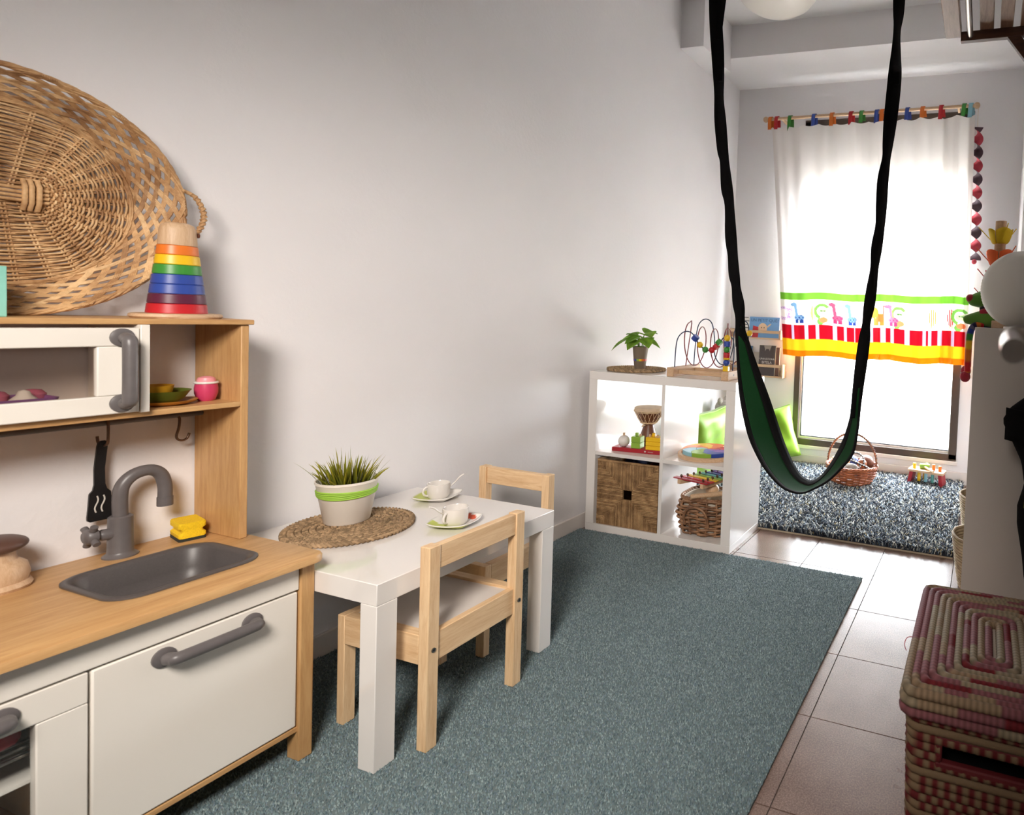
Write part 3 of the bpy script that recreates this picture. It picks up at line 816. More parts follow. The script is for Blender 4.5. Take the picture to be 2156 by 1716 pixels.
# ---------------------------------------------------------------- rugs
def big_mesh(name, verts, faces, cols, mat, parent):
    me = bpy.data.meshes.new(name)
    nv, nf, k = len(verts), len(faces), faces.shape[1]
    me.vertices.add(nv); me.vertices.foreach_set('co', verts.astype(np.float32).ravel())
    me.loops.add(nf * k); me.loops.foreach_set('vertex_index', faces.astype(np.int32).ravel())
    me.polygons.add(nf); me.polygons.foreach_set('loop_start', (np.arange(nf) * k).astype(np.int32))
    me.update(calc_edges=True)
    ca = me.color_attributes.new('Col', 'FLOAT_COLOR', 'POINT')
    arr = np.ones((nv, 4), np.float32); arr[:, :3] = cols
    ca.data.foreach_set('color', arr.ravel())
    me.materials.append(MATS[mat])
    o = bpy.data.objects.new(name, me); COL.objects.link(o); o.parent = parent
    return o
def tufts(name, x0, x1, y0, y1, z, n, h, hr, rad, lean, pal, wts, mat, parent, bend=True):
    P = np.stack([RNG.uniform(x0, x1, n), RNG.uniform(y0, y1, n), np.full(n, z)], 1)
    hh = h * RNG.uniform(1 - hr, 1 + hr, n)
    la = RNG.uniform(0, 2 * PI, n); ll = lean * RNG.uniform(0.2, 1, n)
    L = np.stack([np.cos(la) * ll, np.sin(la) * ll, np.zeros(n)], 1)
    a0 = RNG.uniform(0, 2 * PI, n)
    ring = [np.stack([np.cos(a0 + k * 2 * PI / 3), np.sin(a0 + k * 2 * PI / 3), np.zeros(n)], 1) * rad for k in range(3)]
    col = np.array(pal)[RNG.choice(len(pal), n, p=np.array(wts) / sum(wts))] * RNG.uniform(0.8, 1.15, (n, 1))
    if bend:
        mid = P + L * 0.4 + np.stack([0 * hh, 0 * hh, hh * 0.7], 1); tip = P + L * 1.3 + np.stack([0 * hh, 0 * hh, hh], 1)
        vs = np.stack([P + ring[0] * .8, P + ring[1] * .8, P + ring[2] * .8, mid + ring[0], mid + ring[1], mid + ring[2], tip], 1)
        f = np.array([[0, 1, 4], [0, 4, 3], [1, 2, 5], [1, 5, 4], [2, 0, 3], [2, 3, 5], [3, 4, 6], [4, 5, 6], [5, 3, 6]])
    else:
        tip = P + L + np.stack([0 * hh, 0 * hh, hh], 1)
        vs = np.stack([P + ring[0], P + ring[1], P + ring[2], tip], 1)
        f = np.array([[0, 1, 3], [1, 2, 3], [2, 0, 3]])
    m = vs.shape[1]
    faces = (f[None] + (np.arange(n) * m)[:, None, None]).reshape(-1, 3)
    return big_mesh(name, vs.reshape(-1, 3) - np.array(ORG), faces, np.repeat(col, m, 0), mat, parent)
RX1, RY1 = 1.425, 1.218
plain('rug_backing', s(104, 118, 120), 0.95, var=0.1, vs=60)
plain('shag_backing', s(40, 48, 60), 0.95)
plain('backing_edge', s(176, 160, 138), 0.9)
tr_ = thing('teal_carpet', 'large teal grey short pile carpet under the toy kitchen and table', 'carpet', (0.7, -0.4, 0))
obj('backing', MB().box(0.014, -2.1, 0.001, RX1, RY1, 0.0075), 'rug_backing', tr_)
TEAL = [s(124, 144, 146), s(101, 122, 127), s(146, 163, 164), s(82, 101, 108), s(110, 128, 140)]
stuff(tufts('pile', 0.016, RX1, -0.85, RY1, 0.006, 190000, 0.0065, 0.35, 0.0026, 0.004, TEAL, [4, 4, 2, 2, 2], 'rug_teal', tr_, bend=False))
sh = thing('shaggy_rug', 'deep blue and white shaggy rug in front of the window', 'rug', (0.9, 2.2, 0))
obj('backing', MB().box(0.014, 1.602, 0.001, 1.775, FAR - 0.015, 0.010), 'shag_backing', sh)
obj('binding', MB().box(0.014, 1.597, 0.001, 1.775, 1.602, 0.008), 'backing_edge', sh)
SHAG = [s(218, 218, 210), s(150, 162, 170), s(84, 104, 122), s(32, 46, 66), s(16, 24, 38), s(176, 158, 108)]
stuff(tufts('pile', 0.02, 1.775, 1.603, FAR - 0.016, 0.008, 80000, 0.025, 0.35, 0.0036, 0.021, SHAG, [5, 3, 3, 6, 8, 0.7], 'rug_shag', sh))

# ---------------------------------------------------------------- table
TZ = 0.446
tx0, tx1, ty0, ty1 = 0.022, 0.591, -0.2455, 0.328
tb = thing('low_table', 'glossy white square low table between toy kitchen and shelf', 'table', ((tx0 + tx1) / 2, (ty0 + ty1) / 2, 0.008))
obj('tabletop', MB().box(tx0, ty0, TZ - 0.05, tx1, ty1, TZ), 'white_gloss', tb, bevel=0.0015)
for x in (tx0, tx1 - 0.05):
    for y in (ty0, ty1 - 0.05):
        obj('leg', MB().box(x, y, 0.0085, x + 0.05, y + 0.05, TZ - 0.0505), 'white_gloss', tb, bevel=0.0015)

# ---------------------------------------------------------------- chairs: built facing -Y, back at +Y
def make_chair(label):
    global ORG
    root = thing('childs_chair', label, 'chair', (0, 0, 0), 'pine chairs at the low table')
    w, d, hb_, hs = 0.1515, 0.148, 0.497, 0.282
    p = 0.030
    for sx in (-1, 1):
        xa, xb = (w - p, w) if sx > 0 else (-w, -w + p)
        obj('back_post', MB().box(xa, d - p, 0, xb, d, hb_), 'pine_z', root, bevel=0.002)
        obj('front_leg', MB().box(xa, -d, 0, xb, -d + 0.024, hs), 'pine_z', root, bevel=0.002)
        obj('side_rail', MB().box(xa + (0.004 if sx > 0 else 0.0), -d + 0.024, hs - 0.072, xb - (0.0 if sx > 0 else 0.004), d - p, hs), 'pine_y', root, bevel=0.0015)
        for yb, sg in ((d, 1), (-d, -1)):
            b_ = MB(); b_.cyl((sx * (w - p / 2), yb - sg * 0.001, hs - 0.037), (sx * (w - p / 2), yb + sg * 0.002, hs - 0.037), 0.0058, n=16)
            bo = obj('bolt', b_, 'steel', root, smooth=40)
            obj('socket', MB().cyl((sx * (w - p / 2), yb + sg * 0.0019, hs - 0.037), (sx * (w - p / 2), yb + sg * 0.0022, hs - 0.037), 0.0026, n=6), 'gasket_black', bo)
    obj('back_slat', MB().box(-w + p, d - p + 0.006, hb_ - 0.060, w - p, d - 0.004, hb_ - 0.002), 'pine_x', root, bevel=0.0015)
    obj('rear_rail', MB().box(-w + p, d - p + 0.004, hs - 0.072, w - p, d - 0.006, hs), 'pine_x', root, bevel=0.0015)
    obj('front_rail', MB().box(-w + p, -d + 0.002, hs - 0.072, w - p, -d + 0.022, hs), 'pine_x', root, bevel=0.0015)
    obj('seat', MB().box(-w + 0.022, -d + 0.02, hs - 0.016, w - 0.022, d - p + 0.006, hs - 0.008), 'white_seat', root)
    return root
ch1 = make_chair('small pine chair with its back to the carpet, pushed under the table')
ch1.location = (0.4935, -0.006, 0.0085); ch1.rotation_euler = (0, 0, -PI / 2)
ch2 = copy_tree(ch1)
ch2['label'] = 'small pine chair tucked in at the table end facing the white cube shelf'
ch2.location = (0.304, 0.343, 0.0085); ch2.rotation_euler = (0, 0, 0)

# ---------------------------------------------------------------- braided mats
def braided_mat(name, label, c, rad, mat, rows, group):
    root = thing(name, label, 'placemat', c, group)
    st_ = rad / rows
    obj('backing', MB().lathe([(0.0, 0), (rad - st_ * 0.6, 0), (rad - st_ * 0.6, 0.0022), (0.0, 0.0022)], 64, c), mat, root)
    for i in range(rows):
        r = st_ * (i + 0.45)
        nb = max(4, round(2 * PI * r / (st_ * 2.1)))
        n = nb * 6
        m = MB()
        for q in range(3):
            pts = []
            for k in range(n):
                a = 2 * PI * k / n; ph = nb * a + q * 2 * PI / 3
                rr = r + st_ * 0.32 * math.sin(ph)
                pts.append((c[0] + rr * math.cos(a), c[1] + rr * math.sin(a), c[2] + 0.0070 + 0.0036 * math.sin(2 * ph)))
            m.tube(pts, st_ * 0.25, 6, wrap=True)
            lob = {}
            for k in range(n):
                key = int((k + q * 2) / 3)
                g = lob.setdefault(key, random.uniform(0.55, 1.2)); m.c.extend([tuple(min(1, x * g) for x in s(168, 140, 108))] * 6)
        obj('braid', m, 'braid_straw', root, smooth=80)
    return root
braided_mat('braided_mat', 'round braided seagrass mat on the white table under the grass pot', (0.205, -0.028, TZ), 0.152, 'seagrass', 10, 'braided round mats')

# grass pot
c = (0.165, -0.010, TZ + 0.0115)
gp = thing('potted_grass', 'white pot with lime ribbon and tufted artificial grass on the table', 'potted plant', c)
pot_prof = [(0.0, 0), (0.050, 0), (0.0535, 0.003), (0.0715, 0.112), (0.0735, 0.114), (0.0735, 0.120), (0.0705, 0.120), (0.069, 0.112), (0.066, 0.095), (0.0, 0.095)]
obj('pot', MB().lathe(pot_prof, 56, c), 'pot_white', gp, smooth=40)
obj('soil', MB().lathe([(0.0, 0.096), (0.0655, 0.096), (0.03, 0.101), (0.0, 0.102)], 32, c), 'soil', gp, smooth=60)
m = MB()
for k in range(5):
    z = 0.079 + 0.0038 * k
    R0 = 0.0535 + (z - 0.003) * 0.018 / 0.109 + 0.0010
    m.tube([(c[0] + R0 * math.cos(2 * PI * q / 48), c[1] + R0 * math.sin(2 * PI * q / 48), c[2] + z + 0.0016 * math.sin(2 * PI * q / 48 * 2 + k)) for q in range(48)], 0.0026, 6, wrap=True)
obj('ribbon', m, 'ribbon_lime', gp, smooth=80, label='lime green raffia ribbon tied around the pot')
rr_ = random.Random(3)
def blade(base, tip, w, bendv, col0, col1, nm, parent, mat='leaf'):
    base = V(*base); tip = V(*tip); m = MB()
    d = tip - base; side = np.cross(d, V(rr_.uniform(-1, 1), rr_.uniform(-1, 1), 0.3)); side /= np.linalg.norm(side)
    nrm = np.cross(side, d); nrm /= np.linalg.norm(nrm)
    K = 5; vs = []; fs = []
    for k in range(K + 1):
        t = k / K; p = base + d * t + V(*bendv) * (t * (1 - t)) * 1.2
        ww = w * (1 - t) ** 0.7 * (0.7 + 0.9 * t if t < .35 else 1)
        cc = tuple(col0[i] * (1 - t) + col1[i] * t for i in range(3))
        for q in (-1, 0, 1):
            vs.append(p + side * ww * q + nrm * (0.35 * ww if q == 0 else 0)); m.c.append(cc)
    for k in range(K):
        for q in range(2):
            a = k * 3 + q; fs.append((a, a + 1, a + 4, a + 3))
    m.v = [tuple(p) for p in vs]; m.f = fs
    return obj(nm, m, mat, parent, smooth=80)
for k in range(130):
    a = rr_.uniform(0, 2 * PI); r0 = 0.058 * math.sqrt(rr_.random())
    out = r0 / 0.058
    hgt = rr_.uniform(0.052, 0.098) * (1.15 - 0.35 * out); sp_ = out * rr_.uniform(0.015, 0.055) + rr_.uniform(-.006, .006)
    if k % 11 == 0: hgt *= 1.25; sp_ *= 1.4
    b0 = (c[0] + r0 * math.cos(a), c[1] + r0 * math.sin(a), c[2] + 0.097)
    t0 = (b0[0] + sp_ * math.cos(a + rr_.uniform(-.5, .5)), b0[1] + sp_ * math.sin(a + rr_.uniform(-.5, .5)), b0[2] + hgt)
    g = rr_.random()
    blade(b0, t0, rr_.uniform(0.0022, 0.0042), (-0.012 * math.cos(a) * out, -0.012 * math.sin(a) * out, 0.014), s(62, 70, 20), s(132 + 50 * g, 138 + 30 * g, 44), 'blade', gp)

# ---------------------------------------------------------------- tea set
attr_mat('print_ceramic', 0.18)
def saucer(c, rot, kind, label):
    m = MB(); h = 0.062
    def fn(u, v):
        x, y = 2 * u - 1, 2 * v - 1
        # squircle mapping
        X = x * math.sqrt(1 - 0.30 * y * y); Y = y * math.sqrt(1 - 0.30 * x * x)
        rr = max(abs(x), abs(y)); cr = math.hypot(x, y)
        z = 0.004 + (0.011 * max(0, (rr - 0.55) / 0.45) ** 1.6) + 0.006 * max(0, cr - 1.0)
        return (X * h, Y * h, z)
    def colr(u, v):
        x, y = 2 * u - 1, 2 * v - 1
        if kind == 0:
            return s(190, 196, 110) if (x + y * 0.3 < -0.25 and abs(x) < .97 and abs(y) < .97) else s(230, 226, 220)
        if (x - 0.2) ** 2 + (y - 0.75) ** 2 < 0.045 or (x - 0.5) ** 2 + (y - 0.72) ** 2 < 0.03: return s(208, 88, 58)
        return s(192, 200, 104) if (y + 0.2 * x < -0.35 and abs(x) < .97 and abs(y) < .97) else s(230, 226, 220)
    m.grid(fn, 28, 28, colr)
    m.xf(Matrix.Translation(c) @ Matrix.Rotation(rot, 4, 'Z'))
    return solo('saucer', m, 'print_ceramic', label, 'saucer', c, 'toy tea set', smooth=60, solid=0.0025)
def teacup(c, hang, label):
    root = thing('teacup', label, 'cup', c, 'toy tea set')
    H = 0.047
    obj('bowl', MB().lathe([(0.0, 0), (0.026, 0), (0.030, 0.003), (0.0325, 0.012), (0.0335, H), (0.0318, H + 0.0008), (0.0305, H - 0.002), (0.0295, 0.012), (0.024, 0.006), (0.0, 0.0055)], 44, c), 'porcelain', root, smooth=45)
    m = MB(); pts = []
    for k in range(11):
        a = -PI / 2 + PI * k / 10
        pts.append((0.0315 + 0.014 * math.cos(a), 0, 0.025 + 0.0145 * math.sin(a)))
    m.tube(pts, 0.0034, 10)
    m.xf(Matrix.Translation(c) @ Matrix.Rotation(hang, 4, 'Z'))
    obj('handle', m, 'porcelain', root, smooth=60)
    return root
def spoon(p_in, p_out, label):
    p0 = V(*p_in); p1 = V(*p_out); d = p1 - p0; m = MB()
    path = [p0, p0 + d * 0.3, p0 + d * 0.6, p0 + d * 0.8, p1]
    path[3] = path[3] + V(0, 0, 0.003)
    m.tube(smooth_path(path, 4), [0.0055] * 2 + [0.0045] * 2 + [0.0026] * 6 + [0.0034] * 2 + [0.0042] * 3 + [0.0046, 0.0036], 8, flat=0.6)
    b_ = tuple(p0); return solo('spoon', m, 'porcelain', label, 'spoon', b_, 'toy tea set', smooth=70)
S1 = (0.187, 0.262, TZ); S2 = (0.428, 0.108, TZ)
saucer(S1, 0.35, 0, 'square white saucer with a green edge under the cup by the wall')
saucer(S2, 0.30, 1, 'square saucer with lime corner and red flower under the cup near the chair')
teacup((S1[0] + 0.004, S1[1], TZ + 0.0055), -PI * 0.62, 'white toy teacup on the green edged saucer')
teacup((S2[0] + 0.006, S2[1] - 0.004, TZ + 0.0055), -PI * 0.46, 'white toy teacup on the lime and flower saucer')
spoon((S1[0] + 0.01, S1[1] + 0.006, TZ + 0.016), (S1[0] + 0.042, S1[1] + 0.062, TZ + 0.072), 'white porcelain spoon leaning out of the cup by the wall')
spoon((S2[0] + 0.0, S2[1] - 0.008, TZ + 0.018), (S2[0] - 0.004, S2[1] - 0.080, TZ + 0.074), 'white porcelain spoon leaning over the handle of the cup near the chair')

# ---------------------------------------------------------------- cube shelf
ax0, ax1, ay0, ay1, AH = 0.030, 0.806, 1.236, 1.596, 0.7855
ks = thing('cube_shelf', 'glossy white open cube shelf with four compartments beside the window rug', 'shelf', ((ax0 + ax1) / 2, (ay0 + ay1) / 2, 0))
T = 0.046
obj('top_panel', MB().box(ax0, ay0, AH - 0.04, ax1, ay1, AH), 'white_gloss_shelf', ks, bevel=0.001)
obj('bottom_panel', MB().box(ax0, ay0, 0.0, ax1, ay1, 0.036), 'white_gloss_shelf', ks, bevel=0.001)
obj('side_panel', MB().box(ax0, ay0, 0.0362, ax0 + T, ay1, AH - 0.0402), 'white_gloss_shelf', ks, bevel=0.001)
obj('side_panel', MB().box(ax1 - T, ay0, 0.0362, ax1, ay1, AH - 0.0402), 'white_gloss_shelf', ks, bevel=0.001)
obj('divider', MB().box(0.432, ay0 + 0.001, 0.0362, 0.449, ay1 - 0.001, AH - 0.0402), 'white_gloss_shelf', ks)
SZ = 0.3945
obj('shelf_board', MB().box(ax0 + T, ay0 + 0.002, SZ - 0.017, 0.4318, ay1 - 0.002, SZ), 'white_gloss_shelf', ks)
obj('shelf_board', MB().box(0.4492, ay0 + 0.002, SZ - 0.017, ax1 - T, ay1 - 0.002, SZ), 'white_gloss_shelf', ks)

# seagrass bin in the lower left compartment
bx0, bx1, by0, by1, bz0, bz1 = 0.088, 0.424, 1.243, 1.575, 0.0365, 0.352
bn = thing('seagrass_bin', 'square seagrass rope bin with a grip hole in the lower compartment', 'storage bin', ((bx0 + bx1) / 2, (by0 + by1) / 2, bz0))
hx0, hx1, hz0, hz1 = 0.232, 0.283, 0.172, 0.220
cxm, czm = (hx0 + hx1) / 2, (hz0 + hz1) / 2
ib = MB()
ib.box(bx0 + .012, by1 - 0.012, bz0, bx1 - .012, by1, bz1 - .004); ib.box(bx0, by0 + 0.012, bz0, bx0 + 0.012, by1, bz1 - .004)
ib.box(bx1 - 0.012, by0 + 0.012, bz0, bx1, by1, bz1 - .004); ib.box(bx0 + .012, by0 + 0.012, bz0, bx1 - .012, by1 - .012, bz0 + 0.01)
for a in ((bx0, bz0, hx0, bz1 - .004), (hx1, bz0, bx1, bz1 - .004), (hx0, bz0, hx1, hz0), (hx0, hz1, hx1, bz1 - .004)):
    ib.box(a[0], by0 + 0.004, a[1], a[2], by0 + 0.012, a[3])
obj('body', ib, 'seagrass_rope', bn)
def rope(pts, par=bn):
    dense = []
    for (p, q) in zip(pts[:-1], pts[1:]):
        n_ = max(2, int(np.linalg.norm(np.array(q) - np.array(p)) / 0.012))
        dense += [tuple(np.array(p) + (np.array(q) - np.array(p)) * j / n_) for j in range(n_)]
    dense.append(pts[-1])
    dense = [(p[0] + rr_.uniform(-.0007, .0007), p[1] + rr_.uniform(-.0007, .0007), p[2] + rr_.uniform(-.0007, .0007)) for p in dense]
    obj('rope_strand', MB().tube(dense, 0.0038, 6), rr_.choice(ROPE), par, smooth=80)
yf_ = by0 + 0.0035
NL = 19
for k in range(NL):
    q = (k + 0.5) / NL
    for (xc, xh, zc, zh) in ((bx0, hx0, bz1, hz1), (bx1, hx1, bz1, hz1), (bx0, hx0, bz0 + .002, hz0), (bx1, hx1, bz0 + .002, hz0)):
        xk, zk = xc + (xh - xc) * q, zc + (zh - zc) * q
        rope([(xk, yf_, zc), (xk, yf_, zk), (xc, yf_, zk)])
for k in range(7):
    xk = hx0 + (hx1 - hx0) * (k + 0.5) / 7
    rope([(xk, yf_, bz1), (xk, yf_, hz1)]); rope([(xk, yf_, bz0 + .002), (xk, yf_, hz0)])
    zk = hz0 + (hz1 - hz0) * (k + 0.5) / 7
    rope([(bx0, yf_, zk), (hx0, yf_, zk)]); rope([(bx1, yf_, zk), (hx1, yf_, zk)])
# ropes over the rim
for (xa, ya, xb, yb) in ((bx0, by0 + .004, bx1, by0 + .004), (bx0, by0 + .006, bx0, by1), (bx1, by0 + .006, bx1, by1), (bx0, by1, bx1, by1)):
    obj('rim_rope', MB().tube([(xa + (xb - xa) * t / 12, ya + (yb - ya) * t / 12, bz1 + rr_.uniform(-.001, .001)) for t in range(13)], 0.0065, 7), 'seagrass_rope', bn, smooth=80)
def heap(c, sx, sy, sz, seed):
    q = random.Random(seed); m = MB()
    ph = [q.uniform(0, 6) for _ in range(6)]
    def fn(u, v):
        a, b_ = u * 2 * PI, v * PI
        k = 1 + 0.12 * math.sin(3 * a + ph[0]) * math.sin(2 * b_ + ph[1]) + 0.08 * math.sin(5 * a + ph[2] + 3 * b_) + 0.05 * math.sin(9 * b_ + ph[3] + a)
        return (c[0] + sx * k * math.cos(a) * math.sin(b_), c[1] + sy * k * math.sin(a) * math.sin(b_), c[2] - sz * k * math.cos(b_))
    m.grid(fn, 28, 16); return m
solo('folded_cloth', heap((0.185, 1.44, 0.29), 0.070, 0.10, 0.050, 1), 'cloth_navy', 'navy cloth bundled inside the seagrass bin', 'cloth', (0.20, 1.44, 0.24), 'cloths in the seagrass bin', smooth=80)
solo('folded_cloth', heap((0.342, 1.42, 0.285), 0.056, 0.11, 0.050, 2), 'cloth_wine', 'wine red cloth bundled inside the seagrass bin', 'cloth', (0.345, 1.42, 0.235), 'cloths in the seagrass bin', smooth=80)

# djembe drum
c = (0.250, 1.43, SZ)
dj = thing('djembe_drum', 'small goblet drum laced with cream cord in the upper compartment', 'drum', c)
obj('shell', MB().lathe([(0.0, 0), (0.036, 0), (0.037, 0.01), (0.032, 0.022), (0.030, 0.030), (0.045, 0.038), (0.046, 0.046), (0.038, 0.072), (0.028, 0.105), (0.026, 0.118), (0.040, 0.130), (0.056, 0.158), (0.070, 0.190), (0.0725, 0.204), (0.0, 0.204)], 48, c), 'darkwood', dj, smooth=35)
obj('drumhead', MB().lathe([(0.071, 0.188), (0.0740, 0.190), (0.0745, 0.202), (0.0715, 0.207), (0.03, 0.209), (0.0, 0.2092)], 48, c), 'skin_hide', dj, smooth=40)
m = MB()
for z, r in ((0.191, 0.0755), (0.185, 0.0725), (0.131, 0.0425), (0.127, 0.040)):
    m.tube([(c[0] + r * math.cos(2 * PI * k / 40), c[1] + r * math.sin(2 * PI * k / 40), c[2] + z + 0.0012 * math.sin(k * 1.7)) for k in range(40)], 0.0020, 6, wrap=True)
obj('ring_cord', m, 'cord_cream', dj, smooth=80)
for k in range(16):
    m = MB()
    for sg in (1, -1):
        a0 = 2 * PI * k / 16; a1 = a0 + sg * 2 * PI / 32 * 1.6
        m.tube([(c[0] + r * math.cos(a0 + (a1 - a0) * t), c[1] + r * math.sin(a0 + (a1 - a0) * t), c[2] + z) for t, r, z in ((0, 0.0760, 0.192), (0.33, 0.0665, 0.172), (0.66, 0.0555, 0.150), (1, 0.0425, 0.131))], 0.0012, 5)
    obj('lacing_cord', m, 'cord_cream', dj, smooth=80)
obj('knot', MB().tube(smooth_path([(c[0] + 0.010, c[1] - 0.043, c[2] + 0.133), (c[0] - 0.006, c[1] - 0.045, c[2] + 0.122), (c[0] - 0.012, c[1] - 0.043, c[2] + 0.110), (c[0] - 0.004, c[1] - 0.044, c[2] + 0.117), (c[0] + 0.006, c[1] - 0.043, c[2] + 0.121)], 4), 0.0022, 6), 'cord_cream', dj, smooth=80)

# counting pegboard
cb = (0.270, 1.325, SZ)
ct = thing('counting_pegboard', 'red wooden peg board with green and yellow blocks and a white ball', 'toy', cb)
A = 0.10
def tb_(m):
    return turn(m, cb, A)
obj('board', tb_(MB().box(cb[0] - 0.135, cb[1] - 0.032, SZ, cb[0] + 0.150, cb[1] + 0.032, SZ + 0.020)), 'paint_crimson', ct, bevel=0.002)
z0 = SZ + 0.020
obj('ball', tb_(MB().ball((cb[0] - 0.086, cb[1] - 0.004, z0 + 0.028), 0.0285)), 'paint_white', ct, smooth=80)
obj('peg', tb_(MB().cyl((cb[0] - 0.086, cb[1] - 0.004, z0 + 0.054), (cb[0] - 0.086, cb[1] - 0.004, z0 + 0.068), 0.0052, n=14)), 'toywood_z', ct, smooth=40)
for k in range(2):
    obj('block', tb_(MB().box(cb[0] - 0.036, cb[1] - 0.028, z0 + k * 0.029, cb[0] + 0.012, cb[1] + 0.020, z0 + k * 0.029 + 0.0285)), 'paint_limegreen', ct, bevel=0.0025)
obj('cap', tb_(MB().box(cb[0] - 0.024, cb[1] - 0.010, z0 + 0.058, cb[0] - 0.010, cb[1] + 0.004, z0 + 0.074)), 'paint_limegreen', ct, bevel=0.002)
obj('peg', tb_(MB().cyl((cb[0] + 0.003, cb[1] - 0.006, z0 + 0.057), (cb[0] + 0.003, cb[1] - 0.006, z0 + 0.070), 0.0052, n=14)), 'toywood_z', ct, smooth=40)
for k in range(3):
    obj('block', tb_(MB().box(cb[0] + 0.042, cb[1] - 0.030, z0 + k * 0.0205, cb[0] + 0.122, cb[1] + 0.022, z0 + k * 0.0205 + 0.020)), 'paint_yellow', ct, bevel=0.0022)
obj('cap', tb_(MB().box(cb[0] + 0.064, cb[1] - 0.008, z0 + 0.0615, cb[0] + 0.077, cb[1] + 0.006, z0 + 0.079)), 'paint_yellow', ct, bevel=0.002)
for dx in (0.055, 0.096):
    obj('peg', tb_(MB().cyl((cb[0] + dx, cb[1] - 0.010, z0 + 0.061), (cb[0] + dx, cb[1] - 0.010, z0 + 0.073), 0.0056, n=14)), 'toywood_z', ct, smooth=40)
obj('block', tb_(MB().box(cb[0] + 0.128, cb[1] - 0.026, z0, cb[0] + 0.146, cb[1] + 0.022, z0 + 0.072)), 'paint_orange', ct, bevel=0.002)
hm = MB()
hp = [(0.0, -0.0048), (0.0050, 0.0008), (0.0046, 0.0038), (0.0022, 0.0045), (0.0, 0.0026), (-0.0022, 0.0045), (-0.0046, 0.0038), (-0.0050, 0.0008)]
hm.prism([(cb[0] + 0.042 + p[0], SZ + 0.010 + p[1]) for p in hp], 1, cb[1] - 0.0325, cb[1] - 0.0318)
obj('emblem', tb_(hm), 'ink_white', ct)
text_part('lettering', 'drewart', 0.0085, 'ink_white', ct, Matrix.Translation(cb) @ Matrix.Rotation(A, 4, 'Z') @ Matrix.Translation((0.070, -0.0323, 0.010)) @ Matrix.Rotation(PI / 2, 4, 'X'))

# round rainbow puzzle
c = (0.600, 1.405, SZ)
pz = thing('round_puzzle', 'round wooden rainbow puzzle of curved pieces in the upper compartment', 'puzzle', c)
obj('base_tray', MB().lathe([(0.0, 0), (0.143, 0), (0.145, 0.002), (0.145, 0.017), (0.143, 0.019), (0.128, 0.019), (0.126, 0.012), (0.0, 0.012)], 64, c), 'toywood_x', pz, smooth=35)
pal = ['lightblue', 'limegreen', 'blue', 'violet', 'red', 'orange', 'yellow', 'orange']
NP = 8; R1 = 0.124
for ringk, (ra, rb) in enumerate(((0.058, R1), (0.004, 0.0565))):
    for k in range(NP):
        outer_, inner_ = [], []
        a0 = -2.55 + 2 * PI * k / NP + ringk * 0.35; a1 = a0 + 2 * PI / NP - 0.012 * (R1 / rb)
        sw = 0.55
        path = []
        for j in range(9):
            a = a0 + (a1 - a0) * j / 8; path.append((rb * math.cos(a), rb * math.sin(a)))
        for j in range(1, 8):
            t = j / 8; r = rb + (ra - rb) * t; a = a1 - sw * math.sin(t * PI / 2) * 0.9; path.append((r * math.cos(a), r * math.sin(a)))
        for j in range(9):
            t = 1 - j / 8; a = a0 + (a1 - a0) * t - sw * 0.9; path.append((ra * math.cos(a), ra * math.sin(a)))
        for j in range(1, 8):
            t = 1 - j / 8; r = rb + (ra - rb) * t; a = a0 - sw * math.sin(t * PI / 2) * 0.9; path.append((r * math.cos(a), r * math.sin(a)))
        obj('piece', MB().prism([(c[0] + p[0], c[1] + p[1]) for p in path], 2, SZ + 0.0122, SZ + 0.036), 'paint_' + pal[(k + ringk) % NP], pz, bevel=0.0012, seg=1)

# willow basket in the lower right compartment
def woven_basket(root, c, prof, mat, nst, rows, rc, sx=1.0, sy=1.0, sq=0.0):
    """prof: list of (radius, z); rows of woven canes over nst stakes"""
    zs = [p[1] for p in prof]; rs_ = [p[0] for p in prof]
    def rad(z): return float(np.interp(z, zs, rs_))
    def shape(a):
        if not sq: return 1.0
        n_ = 2 + sq; return (abs(math.cos(a)) ** n_ + abs(math.sin(a)) ** n_) ** (-1 / n_)
    for k in range(nst):
        a = 2 * PI * (k + .5) / nst
        obj('stake', MB().tube([(c[0] + sx * rad(z) * shape(a) * math.cos(a), c[1] + sy * rad(z) * shape(a) * math.sin(a), c[2] + z) for z in np.linspace(zs[0], zs[-1], 7)], rc * 0.85, 6), mat, root, smooth=80)
    for i in range(rows):
        z = zs[0] + (zs[-1] - zs[0]) * (i + 0.5) / rows
        n = nst * 4; pts = []
        for k in range(n):
            a = 2 * PI * k / n
            r = rad(z) * shape(a); off = rc * 1.5 * math.cos(nst / 2 * a + PI * i)
            pts.append((c[0] + (sx * r + off) * math.cos(a), c[1] + (sy * r + off) * math.sin(a), c[2] + z + rc * 0.35 * math.sin(3 * a + i * 1.9)))
        rr2 = [rc * (1 + 0.25 * math.sin(k * 0.37 + i * 2.3)) for k in range(n)]
        obj('cane', MB().tube(pts, rr2, 6, wrap=True), mat, root, smooth=80)
    return rad, shape
c = (0.618, 1.395, 0.0365)
wb = thing('willow_basket', 'squat brown willow basket with a linen liner in the lower compartment', 'basket', c)
prof = [(0.105, 0.004), (0.112, 0.05), (0.122, 0.10), (0.118, 0.135), (0.106, 0.170)]
rad, shp = woven_basket(wb, c, prof, 'willow_brown', 18, 13, 0.0058, 1.06, 0.98, 1.6)
ln = MB()
NA = 48
ln.loops([[(c[0] + 1.06 * (rad(z) - d) * shp(2 * PI * k / NA) * math.cos(2 * PI * k / NA), c[1] + 0.98 * (rad(z) - d) * shp(2 * PI * k / NA) * math.sin(2 * PI * k / NA), c[2] + z) for k in range(NA)] for z, d in ((0.172, 0.004), (0.17, 0.012), (0.12, 0.016), (0.05, 0.016), (0.012, 0.02))], cap0=False)
obj('liner', ln, 'liner_linen', wb, smooth=60)
m = MB()
